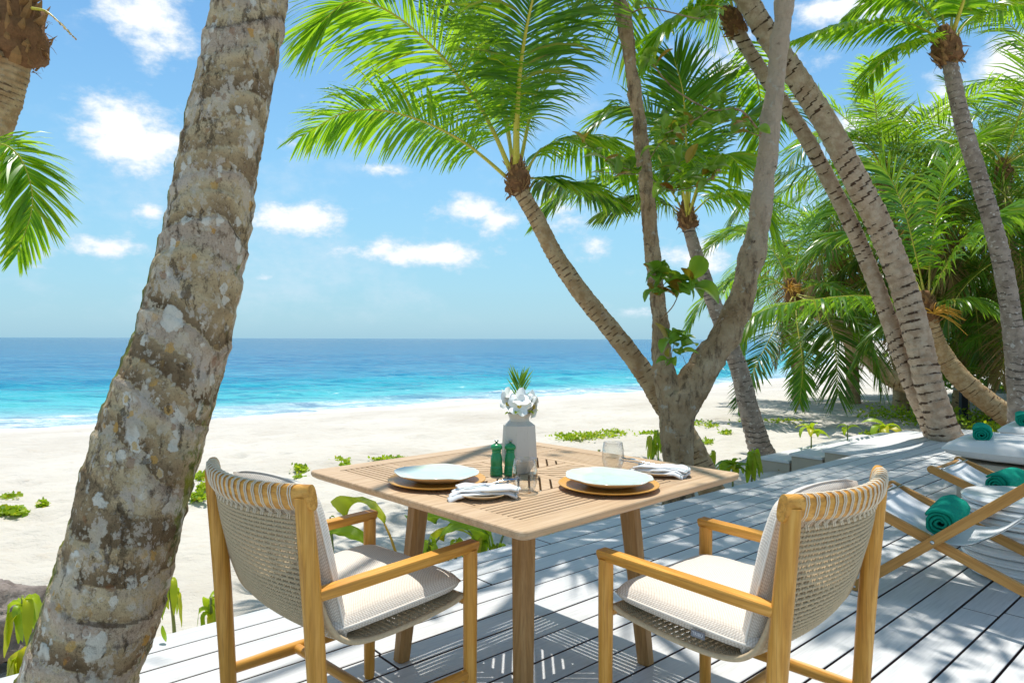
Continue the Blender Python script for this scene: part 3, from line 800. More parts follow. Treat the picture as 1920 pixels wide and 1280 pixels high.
def palm(label, path, r0, r1, pitch, mat, cr=None, group=None, fib=.16, seed=0, fronds=(), flare=.35, sides=22, step=.022, cat='palm tree', crown_axis=None, saw=.10):
    base = np.array(path[0]); root = thing('palm_tree', label, cat, tuple(base), 0, group)
    me, C, q, a, T = ring_trunk(path, r0, r1, pitch, mat, base=base, seed=seed, flare=flare, sides=sides, step=step, saw=saw)
    link('trunk', me, root)
    top = C[-1]; ax = T[-1] if crown_axis is None else np.asarray(crown_axis, float)
    if fib:
        m1, m2 = fibre_crown(top + ax * fib * .4, ax, fib, fib * 2.2, seed, base)
        f_ = link('crown_base', m1, root); link('leaf_boot', m2, f_)
    if cr:
        L0, n, kw = cr
        crown(root, top - base + ax * fib * 1.1, L0, n, seed, **kw)
    for sp in fronds:
        P, L0, kw = sp
        link('frond', frond_mesh(np.array([at(*p) for p in P]), L0, base=base, **kw), root)
    return root, top

# ------------------------------------------------------------------ hero palm in front
def hero_palm():
    pts = [(120, 1420, 2.12), (148, 1280, 2.14), (193, 1150, 2.16), (236, 1000, 2.18), (283, 820, 2.22), (343, 640, 2.27), (378, 480, 2.30), (407, 320, 2.33), (440, 160, 2.36), (471, 0, 2.40), (503, -160, 2.44), (530, -340, 2.46)]
    P = np.array([at(*p) for p in pts])
    P = np.vstack([[P[0] + np.array([-.02, 0, -.28])], P])
    P = np.vstack([P, [[-.82, 2.40, 4.1], [-.95, 2.15, 5.6], [-1.15, 1.6, 7.6], [-1.4, .9, 9.6]]])
    base = P[0]
    sides, step = 160, .0075
    Ltot = np.linalg.norm(np.diff(P, axis=0), axis=1).sum()
    n = int(3.4 / step); C0 = spline(P, 4000)
    arc0 = np.concatenate([[0], np.cumsum(np.linalg.norm(np.diff(C0, axis=0), axis=1))])
    arc = np.concatenate([np.arange(0, 3.4, step), np.arange(3.4, arc0[-1], .03)]); n = len(arc)
    C = np.stack([np.interp(arc, arc0, C0[:, k]) for k in range(3)], -1)
    zr = np.array([1.44, 1.28, 1.15, 1.0, .82, .64, .48, .32, .16, 0, -.2, -1]) * 1000
    wp = np.array([205, 200, 202, 196, 193, 176, 164, 156, 151, 146, 136, 120]) * .95
    zz = HC - (zr - PY0) / F * 2.26
    r = np.interp(C[:, 2], zz, wp / 2 / F * 2.26)
    r = np.where(C[:, 2] < 0, r * (1 + .3 * np.clip(-C[:, 2], 0, 1)), r)
    T, U, S = frames(C)
    a = np.linspace(0, 2 * np.pi, sides, endpoint=False)
    D = S[:, None] * np.cos(a)[None, :, None] + U[:, None] * np.sin(a)[None, :, None]
    q = C[:, None] + D * r[:, None, None]
    arcn = arc[:, None]
    lo = fbm(q * 3.1 + 9, 3)
    ph = arcn / .098 + lo * .7 + .24 * np.cos(a[None] * 1 + 1.2 + arcn * 2.1) + .22 * np.cos(2 * a[None] + 1 + arcn * 3)
    fr = ph - np.floor(ph)
    ringk = np.floor(ph)
    ja = _h(ringk.astype(np.int64), ringk.astype(np.int64) * 3 + 1, 5 + 0 * ringk.astype(np.int64))
    sw = np.where(fr < .86, (fr / .86) ** 1.6, (1 - fr) / .14)
    rag = fbm(q * 30 + 3, 3, .6)
    disp = (.0062 * (.35 + ja) * (sw - .4)) + .0055 * fbm(q * 8 + 5, 4, .6) + .0030 * rag
    # upright splits that run from one scar to the next
    cn = vnoise(np.stack([np.cos(a)[None] * 5 + ringk * 3.3, np.sin(a)[None] * 5 + ringk * 1.7, arcn * 2 + 0 * a[None]], -1) * 1.7)
    crack = np.exp(-(cn / .05) ** 2) * (ja > .35)
    disp = disp - .0035 * crack
    # plates broken out of the lip
    brk = np.clip(vnoise(q * 13 + 60) - .35, 0, 1); disp = disp - .010 * brk * (sw > .5)
    V = (C[:, None] + D * (r[:, None] + disp)[..., None]) - base
    i = np.arange(n - 1)[:, None] * sides; j = np.arange(sides)[None]; j2 = (j + 1) % sides
    Fq = np.stack([i + j, i + j2, i + sides + j2, i + sides + j], -1).reshape(-1, 4)
    V = V.reshape(-1, 3)
    me = bpy.data.meshes.new('trunk')
    me.vertices.add(len(V)); me.vertices.foreach_set('co', V.astype(np.float32).ravel())
    me.loops.add(Fq.size); me.loops.foreach_set('vertex_index', Fq.astype(np.int32).ravel())
    me.polygons.add(len(Fq)); me.polygons.foreach_set('loop_start', np.arange(0, Fq.size, 4, dtype=np.int32))
    me.update(calc_edges=True); me.materials.append(M['hero']); me.polygons.foreach_set('use_smooth', [True] * len(Fq))
    band = np.where(fr > .86, 1.0, 0) * .8 + np.where(fr < .30, (1 - fr / .30), 0) * .85 * (ja > .2)
    band = np.maximum(band, crack * .3) * (.55 + .7 * ja)
    add_attr(me, 'ring', np.clip(band * (.55 + .7 * vnoise(q * 5 + 12)) , 0, 1))
    add_attr(me, 'band', np.clip(+.5 + .5 * (ja - .5) * 2.3 + .5 * (fr - .45) + .25 * lo + 0 * ph, 0, 1))
    add_attr(me, 'moss', np.clip(np.maximum(-D[..., 0] * 2.3 - 1.25, D[..., 0] * 2.3 - 1.9) + .5 * vnoise(q * 4), 0, 1))
    root = thing('palm_tree', 'thick lichen-spotted palm trunk leaning right beside the left armchair', 'palm tree', tuple(base))
    link('trunk', me, root)
    m1, m2 = fibre_crown(C[-1] + T[-1] * .1, T[-1], .3, .6, 3, base)
    f_ = link('crown_base', m1, root); link('leaf_boot', m2, f_)
    crown(root, C[-1] - base + T[-1] * .3, 3.6, 20, 41, emin=-30)
hero_palm()

PB = dict(mat='palm_bright')
# palm with the big feather leaves in the middle
A_f = [
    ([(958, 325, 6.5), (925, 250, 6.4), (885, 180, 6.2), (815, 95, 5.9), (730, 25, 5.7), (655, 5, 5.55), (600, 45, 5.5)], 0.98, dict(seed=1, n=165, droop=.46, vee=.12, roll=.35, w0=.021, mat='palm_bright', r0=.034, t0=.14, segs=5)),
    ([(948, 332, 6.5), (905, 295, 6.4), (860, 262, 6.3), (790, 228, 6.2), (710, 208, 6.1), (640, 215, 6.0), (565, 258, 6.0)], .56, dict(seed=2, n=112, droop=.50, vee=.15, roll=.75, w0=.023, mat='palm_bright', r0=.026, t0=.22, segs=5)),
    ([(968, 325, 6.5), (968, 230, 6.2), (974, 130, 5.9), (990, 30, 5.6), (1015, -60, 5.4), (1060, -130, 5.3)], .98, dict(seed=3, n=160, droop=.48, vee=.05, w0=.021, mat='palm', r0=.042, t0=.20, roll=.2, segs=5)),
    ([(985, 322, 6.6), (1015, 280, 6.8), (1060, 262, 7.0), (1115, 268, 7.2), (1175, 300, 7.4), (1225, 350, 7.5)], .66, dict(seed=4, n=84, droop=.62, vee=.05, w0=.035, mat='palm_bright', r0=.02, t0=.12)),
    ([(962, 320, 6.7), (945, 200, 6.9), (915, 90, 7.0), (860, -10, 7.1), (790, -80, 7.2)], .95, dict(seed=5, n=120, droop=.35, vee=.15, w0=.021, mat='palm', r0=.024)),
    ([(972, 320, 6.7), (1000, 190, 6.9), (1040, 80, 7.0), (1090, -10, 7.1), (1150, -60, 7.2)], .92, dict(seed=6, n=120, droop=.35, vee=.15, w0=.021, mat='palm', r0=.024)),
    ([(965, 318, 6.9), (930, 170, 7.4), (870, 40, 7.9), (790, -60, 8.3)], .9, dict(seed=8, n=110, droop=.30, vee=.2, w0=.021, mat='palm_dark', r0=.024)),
    ([(978, 335, 6.6), (1005, 335, 6.8), (1040, 342, 7.0), (1100, 355, 7.4), (1170, 385, 7.6)], .5, dict(seed=9, n=80, droop=.55, vee=.1, w0=.04, mat='palm', r0=.018)),
]
pathA = [at(1345, 950, 6.45), at(1322, 885, 6.45), at(1288, 815, 6.5), at(1246, 760, 6.5), at(1206, 695, 6.5), at(1150, 622, 6.5), at(1092, 552, 6.5), at(1042, 480, 6.5), at(1006, 412, 6.5), at(982, 370, 6.5), at(970, 345, 6.5)]
palm('slender palm bowing left from behind the forked tree, feathery leaves over the sea', pathA, .108, .074, .055, 'trunk_tan', fronds=A_f, seed=5, fib=.135, step=.016, crown_axis=(-.05, 0, 1))

B_f = [
    ([(1285, 405, 9.5), (1250, 350, 9.5), (1200, 330, 9.4), (1120, 335, 9.3), (1060, 360, 9.2), (1018, 400, 9.1)], .85, dict(seed=21, n=84, droop=.45, vee=.2, w0=.034, mat='palm')),
    ([(1285, 400, 9.5), (1262, 290, 9.5), (1225, 225, 9.4), (1170, 200, 9.3), (1110, 235, 9.2)], .85, dict(seed=22, n=84, droop=.40, vee=.2, w0=.034, mat='palm')),
    ([(1287, 405, 9.4), (1287, 320, 9.2), (1284, 240, 9.0), (1278, 170, 8.8), (1262, 110, 8.7)], .75, dict(seed=23, n=84, droop=.25, vee=.35, w0=.034, mat='palm', r0=.032)),
    ([(1292, 400, 9.5), (1330, 300, 9.6), (1380, 235, 9.6), (1440, 200, 9.6), (1490, 215, 9.7)], .85, dict(seed=24, n=84, droop=.35, vee=.2, w0=.034, mat='palm')),
    ([(1293, 405, 9.5), (1330, 370, 9.4), (1370, 360, 9.3), (1420, 380, 9.2), (1455, 440, 9.1)], .8, dict(seed=25, n=75, droop=.45, vee=.1, w0=.034, mat='palm_bright')),
    ([(1287, 400, 9.4), (1275, 330, 8.9), (1262, 290, 8.4), (1240, 275, 7.9), (1215, 285, 7.5)], .75, dict(seed=26, n=75, droop=.5, vee=.1, w0=.034, mat='palm')),
    ([(1289, 405, 9.4), (1310, 340, 9.0), (1335, 300, 8.6), (1365, 290, 8.2), (1390, 320, 7.9)], .75, dict(seed=27, n=75, droop=.5, vee=.1, w0=.034, mat='palm_bright')),
    ([(1290, 395, 9.6), (1300, 280, 10), (1320, 190, 10.3), (1350, 130, 10.6)], .8, dict(seed=28, n=75, droop=.3, vee=.3, w0=.034, mat='palm_dark')),
    ([(1283, 410, 9.6), (1240, 375, 9.8), (1190, 372, 10), (1130, 400, 10.2)], .7, dict(seed=29, n=70, droop=.5, vee=.1, w0=.034, mat='palm_dark')),
]
pathB = [at(1436, 868, 9.5), at(1420, 820, 9.5), at(1403, 760, 9.5), at(1386, 690, 9.5), at(1362, 630, 9.5), at(1335, 560, 9.5), at(1308, 485, 9.5), at(1294, 440, 9.5), at(1289, 415, 9.5)]
palm('small upright palm seen through the fork of the broad-leaved tree', pathB, .15, .08, .07, 'trunk_grey', fronds=B_f, seed=15, fib=.15)

pathC = [at(1754, 812, 8.98), at(1720, 742, 8.98), at(1698, 690, 8.98), at(1671, 610, 8.98), at(1639, 525, 8.95), at(1602, 435, 8.95), at(1552, 335, 8.95), at(1505, 250, 8.95), at(1447, 165, 8.95), at(1398, 90, 8.95), at(1376, 50, 8.95)]
C_f = [([(1372, 25, 8.9), (1335, 10, 8.8), (1290, 18, 8.7), (1245, 50, 8.6), (1212, 110, 8.6)], .75, dict(seed=31, n=75, droop=.4, vee=.1, w0=.05, mat='palm_bright')),
       ([(1380, 20, 8.9), (1400, -60, 8.9), (1440, -120, 8.9), (1500, -130, 8.9)], .8, dict(seed=32, n=75, droop=.4, mat='palm')),
       ([(1372, 20, 8.9), (1350, -70, 8.9), (1300, -130, 8.9), (1240, -150, 8.9)], .8, dict(seed=33, n=75, droop=.4, mat='palm')),
       ([(1385, 40, 9.0), (1410, 120, 9.4), (1425, 200, 9.7), (1420, 290, 9.8)], .6, dict(seed=34, n=67, droop=.3, mat='palm_bright'))]
palm('left one of two crossing ringed palm trunks rising behind the daybeds', pathC, .108, .085, .105, 'trunk_ring', fronds=C_f, seed=25, fib=.16, flare=.25)
pathD = [at(1779, 828, 8.72), at(1752, 750, 8.72), at(1735, 690, 8.72), at(1715, 610, 8.7), at(1690, 525, 8.7), at(1652, 430, 8.65), at(1602, 333, 8.6), at(1556, 245, 8.6), at(1502, 160, 8.6), at(1445, 78, 8.6), at(1400, 5, 8.6), at(1345, -90, 8.6), at(1290, -220, 8.6), at(1240, -360, 8.5)]
palm('right and thicker one of two crossing ringed palm trunks, split bark at its foot', pathD, .170, .112, .115, 'trunk_ring', cr=(3.4, 18, dict(emin=-30)), seed=35, fib=.22, flare=.2)

E_f = [
    ([(1764, 78, 8.0), (1730, 55, 7.9), (1690, 40, 7.8), (1630, 40, 7.7), (1560, 48, 7.6), (1480, 78, 7.5)], .48, dict(seed=41, n=86, droop=.6, vee=.1, w0=.034, mat='palm_bright')),
    ([(1765, 85, 8.0), (1738, 70, 7.9), (1700, 78, 7.8), (1650, 112, 7.7), (1616, 168, 7.6)], .5, dict(seed=42, n=75, droop=.5, vee=.1, w0=.034, mat='palm_bright')),
    ([(1768, 70, 8.0), (1735, 20, 8.1), (1690, -8, 8.2), (1640, -5, 8.3), (1590, 25, 8.3)], .5, dict(seed=43, n=75, droop=.5, vee=.1, w0=.034, mat='palm_bright')),
    ([(1780, 70, 8.0), (1800, 10, 7.8), (1818, -50, 7.6), (1840, -120, 7.5)], .6, dict(seed=44, n=75, droop=.4, vee=.2, w0=.05, mat='palm_bright', r0=.035, t0=.25)),
    ([(1784, 75, 8.0), (1815, 35, 8.0), (1860, 10, 8.0), (1920, 8, 8.0), (1990, 50, 8.0)], .5, dict(seed=45, n=81, droop=.55, vee=.1, w0=.034, mat='palm_bright')),
    ([(1770, 65, 8.1), (1755, -10, 8.3), (1730, -70, 8.5), (1690, -110, 8.6)], .6, dict(seed=46, n=75, droop=.4, mat='palm')),
    ([(1778, 65, 8.1), (1790, 0, 8.4), (1840, -50, 8.7), (1910, -60, 8.9)], .6, dict(seed=47, n=75, droop=.4, mat='palm')),
    ([(1786, 60, 8.1), (1800, 0, 8.4), (1805, -60, 8.4), (1790, -120, 8.4)], .6, dict(seed=48, n=67, droop=.4, mat='palm_bright')),
]
pathE = [at(1916, 895, 8.0), at(1913, 800, 8.0), at(1907, 700, 8.0), at(1897, 600, 8.0), at(1876, 480, 8.0), at(1840, 350, 8.0), at(1806, 240, 8.0), at(1785, 150, 8.0), at(1775, 100, 8.0)]
palm('tall mottled palm at the right edge with yellow leaf stalks against the clouds', pathE, .118, .080, .075, 'trunk_grey', fronds=E_f, seed=45, fib=.17)

# corner palm, upper left
K_f = [([(-10, 60, 5.4), (-80, 110, 5.2), (-90, 250, 5.0), (-40, 270, 5.0), (15, 278, 5.0), (48, 320, 5.0), (60, 390, 5.0), (32, 480, 5.0)], .42, dict(seed=51, n=110, droop=.35, vee=.15, w0=.024, mat='palm_bright', t0=.4, r0=.018)),
       ([(60, 20, 5.4), (85, 25, 5.4), (110, 45, 5.4), (140, 75, 5.4)], .05, dict(seed=52, n=14, droop=.6, mat='palm_dry', t0=.3, r0=.018, w0=.03))]
pathK = [at(-330, 985, 5.5), at(-240, 800, 5.5), at(-150, 600, 5.5), at(-85, 440, 5.5), at(-38, 320, 5.5), at(-6, 225, 5.5), at(18, 150, 5.5), at(28, 90, 5.5)]
rt, tp = palm('palm top cut by the upper left corner, shaggy brown crown base', pathK, .17, .125, .045, 'trunk_tan', cr=(2.4, 10, dict(emin=25, skip=lambda az, e: -math.sin(az) > -.1)), fronds=K_f, seed=55, fib=.24, crown_axis=(.1, 0, 1))

# leaning palms and the grove at the right
F_f = [
    ([(1738, 565, 11), (1760, 520, 10.8), (1790, 470, 10.6), (1840, 420, 10.4), (1900, 395, 10.3), (1960, 420, 10.2)], .95, dict(seed=61, n=94, droop=.5, vee=.15, w0=.036, mat='palm')),
    ([(1735, 570, 11), (1690, 560, 10.8), (1620, 552, 10.5), (1540, 558, 10.3), (1455, 572, 10.1), (1405, 600, 10), (1384, 655, 10)], .72, dict(seed=62, n=108, droop=.75, vee=.05, w0=.036, mat='palm')),
    ([(1735, 560, 11), (1715, 470, 11), (1690, 380, 11), (1650, 310, 11), (1590, 300, 11)], .9, dict(seed=63, n=89, droop=.4, vee=.2, mat='palm')),
    ([(1740, 560, 11), (1745, 470, 11), (1760, 370, 11), (1790, 290, 11), (1840, 250, 11)], .9, dict(seed=64, n=89, droop=.35, vee=.2, mat='palm_bright')),
    ([(1742, 570, 11), (1780, 560, 10.7), (1830, 560, 10.5), (1880, 590, 10.3), (1915, 650, 10.2)], .7, dict(seed=65, n=81, droop=.5, vee=.1, mat='palm')),
    ([(1732, 575, 11), (1690, 590, 11.2), (1640, 620, 11.4), (1600, 680, 11.6)], .6, dict(seed=66, n=67, droop=.4, vee=.1, mat='palm_dark')),
    ([(1735, 560, 11.2), (1700, 500, 11.6), (1640, 450, 12), (1570, 440, 12.3), (1510, 480, 12.5)], .85, dict(seed=67, n=81, droop=.45, vee=.15, mat='palm')),
]
pathF = [at(1935, 815, 10.6), at(1900, 785, 10.7), at(1855, 752, 10.8), at(1803, 708, 10.9), at(1768, 665, 11), at(1748, 625, 11), at(1738, 590, 11)]
rf, tf = palm('low palm leaning left behind the daybeds with orange flower stalks', pathF, .17, .14, .07, 'trunk_tan', fronds=F_f, seed=65, fib=.2, crown_axis=(-.1, 0, 1))
def flower(root, center, n, l, seed, down=.5):
    rg = random.Random(seed); mb = MB()
    c = np.asarray(center)
    for k in range(n):
        d = unit(np.array([rg.uniform(-.3, 1), rg.uniform(-1, .3), rg.uniform(-.2, .8)])); ll = l * rg.uniform(.6, 1)
        P = [c + d * ll * t + np.array([0, 0, -down * ll * t * t]) for t in (0, .3, .6, 1)]
        V, Fq = tube(P, [.010, .010, .008, .004], 5); mb.add(V, Fq)
    me = mb.me('flower_stalk', M['flower_stalk']); me.transform(Matrix.Translation(-root.location)); link('flower_stalk', me, root)
flower(rf, at(1750, 585, 10.8), 26, .55, 3)
G_f = [
    ([(1485, 545, 14), (1440, 520, 14), (1380, 520, 14), (1320, 560, 14), (1290, 610, 14)], .8, dict(seed=71, n=75, droop=.45, mat='palm')),
    ([(1485, 540, 14), (1450, 470, 14), (1400, 430, 14), (1350, 440, 14)], .9, dict(seed=72, n=75, droop=.4, mat='palm')),
    ([(1490, 540, 14), (1500, 450, 14), (1540, 400, 14), (1590, 400, 14)], .9, dict(seed=73, n=75, droop=.4, mat='palm_bright')),
    ([(1492, 548, 14), (1540, 530, 13.5), (1590, 560, 13), (1620, 630, 12.8)], .9, dict(seed=74, n=75, droop=.4, mat='palm')),
    ([(1486, 555, 13.8), (1465, 590, 13.4), (1440, 640, 13), (1410, 700, 12.8), (1385, 760, 12.7)], .62, dict(seed=75, n=81, droop=.25, mat='palm_dark')),
    ([(1490, 555, 13.6), (1495, 610, 13), (1505, 680, 12.6), (1500, 755, 12.4)], .55, dict(seed=76, n=75, droop=.15, mat='palm')),
    ([(1494, 552, 13.6), (1540, 580, 13), (1565, 640, 12.5), (1572, 740, 12.2)], .95, dict(seed=77, n=89, droop=.25, mat='palm_dark', roll=.3)),
    ([(1494, 550, 13.6), (1570, 570, 13), (1630, 630, 12.6), (1655, 725, 12.4)], .85, dict(seed=78, n=81, droop=.3, mat='palm_dark')),
    ([(1488, 545, 14.4), (1450, 530, 14.8), (1400, 560, 15.2), (1370, 640, 15.4)], .8, dict(seed=79, n=75, droop=.3, mat='palm')),
]
pathG = [at(1760, 742, 12.6), at(1712, 722, 12.8), at(1668, 705, 13), at(1625, 665, 13.3), at(1570, 610, 13.7), at(1520, 578, 13.9), at(1490, 560, 14)]
rg_, tg = palm('palm lying almost flat over the sand with drooping shaded leaves', pathG, .17, .13, .07, 'trunk_tan', fronds=G_f, seed=75, fib=.22, flare=.1, crown_axis=(-.2, 0, 1))
flower(rg_, at(1478, 540, 13.7), 40, .32, 4, .3)

grove = [  # px, py, distance, leaf length, leaves, base px, emin
    (1655, 330, 15.5, 3.5, 20, 1690, -40, 'palm crown standing highest in the grove between the ringed trunks and the mottled palm'),
    (1880, 330, 14.0, 3.2, 20, 1900, -45, 'palm crown of the grove cut by the right edge beside the mottled trunk'),
    (1570, 500, 17.5, 3.0, 18, 1600, -45, 'palm of the grove rising behind the low leaning palms'),
    (1790, 470, 15.0, 3.3, 20, 1800, -50, 'palm of the grove just left of the mottled trunk, dark underneath'),
    (1470, 480, 19.0, 2.6, 16, 1500, -45, 'farthest palm of the grove right of the forked tree'),
    (1950, 480, 13.0, 2.8, 18, 1960, -50, 'palm leaves hanging at the right edge above the daybeds'),
    (1720, 400, 19.5, 3.6, 18, 1740, -45, 'palm at the back of the grove behind the thicker ringed trunk'),
    (1990, 200, 17.0, 3.6, 18, 2000, -45, 'palm whose leaves reach in at the upper right edge'),
]
for k, (px, py, Zd, L0, n, bx, em, lab) in enumerate(grove):
    top = at(px, py, Zd); b = at(bx, 700, Zd); b[2] = -.4
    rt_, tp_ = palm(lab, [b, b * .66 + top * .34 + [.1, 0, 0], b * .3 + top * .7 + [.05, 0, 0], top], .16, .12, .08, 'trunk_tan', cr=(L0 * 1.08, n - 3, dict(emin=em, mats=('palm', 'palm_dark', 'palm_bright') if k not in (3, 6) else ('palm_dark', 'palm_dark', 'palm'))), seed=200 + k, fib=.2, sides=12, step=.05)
    for q in range(4):
        o = link('frond', CANON[-1 - q % 2][1], rt_, tuple(tp_ - b), (0, 0, q * 1.7 + k), (L0,) * 3); o.material_slots[0].link = 'OBJECT'; o.material_slots[0].material = M['palm_dry']

def young_palm(px, py, Zd, L0, n, seed, lab, emin=5):
    b = at(px, py, Zd)
    root = thing('young_palm', lab, 'young palm', tuple(b)); crown(root, np.zeros(3), L0, n, seed, emin=emin, mats=('palm', 'palm_bright', 'palm_dark'))
    return root
young_palm(1850, 700, 13.4, 1.3, 9, 301, 'young palm with pale drooping leaves in the dark thicket by the grey platform')
young_palm(1905, 640, 12.8, 1.2, 9, 302, 'young palm in the thicket behind the mottled trunk')
young_palm(1830, 600, 14.5, 1.8, 10, 303, 'dark young palm high in the thicket', -20)
young_palm(1870, 560, 15.5, 1.8, 10, 304, 'young palm hidden deepest in the thicket', -20)

def leaf_cloud(n, fn, size, seed, mat, name='foliage', asp=.5):
    rg = np.random.default_rng(seed)
    c = fn(rg, n); n = len(c)
    d = unit(rg.normal(size=(n, 3))); nrm = unit(rg.normal(size=(n, 3)) + [0, 0, .8]); w = unit(np.cross(d, nrm))
    d = unit(np.cross(nrm, w))
    s = size * rg.uniform(.6, 1.25, n)[:, None]
    V = np.stack([c, c + d * s * .5 + w * s * asp * .5, c + d * s - nrm * s * .15, c + d * s * .5 - w * s * asp * .5], 1).reshape(-1, 3)
    Fq = np.arange(4 * n).reshape(-1, 4)
    me = grid_like(name, V, Fq, M[mat]); add_tint(me, np.repeat(rg.random(n), 4)); return me
def grid_like(name, V, Fq, mat):
    me = bpy.data.meshes.new(name); k = Fq.shape[1]
    me.vertices.add(len(V)); me.vertices.foreach_set('co', V.astype(np.float32).ravel())
    me.loops.add(Fq.size); me.loops.foreach_set('vertex_index', Fq.astype(np.int32).ravel())
    me.polygons.add(len(Fq)); me.polygons.foreach_set('loop_start', np.arange(0, Fq.size, k, dtype=np.int32))
    me.update(calc_edges=True); me.materials.append(mat); return me
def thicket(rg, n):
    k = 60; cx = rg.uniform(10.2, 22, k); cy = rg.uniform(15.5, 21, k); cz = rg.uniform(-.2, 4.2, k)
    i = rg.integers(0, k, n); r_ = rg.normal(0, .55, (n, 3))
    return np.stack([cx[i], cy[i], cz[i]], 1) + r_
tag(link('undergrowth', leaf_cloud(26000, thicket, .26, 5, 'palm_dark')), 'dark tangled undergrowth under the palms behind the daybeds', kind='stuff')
def low_green(rg, n):
    k = 26; cx = rg.uniform(7.6, 10.5, k); cy = rg.uniform(11, 14.5, k)
    i = rg.integers(0, k, n); return np.stack([cx[i] + rg.normal(0, .28, n), cy[i] + rg.normal(0, .28, n), -.35 + np.abs(rg.normal(0, .14, n))], 1)
tag(link('ground_leaves', leaf_cloud(3500, low_green, .09, 6, 'plant')), 'low green leaves on the shaded ground behind the daybeds', kind='stuff')

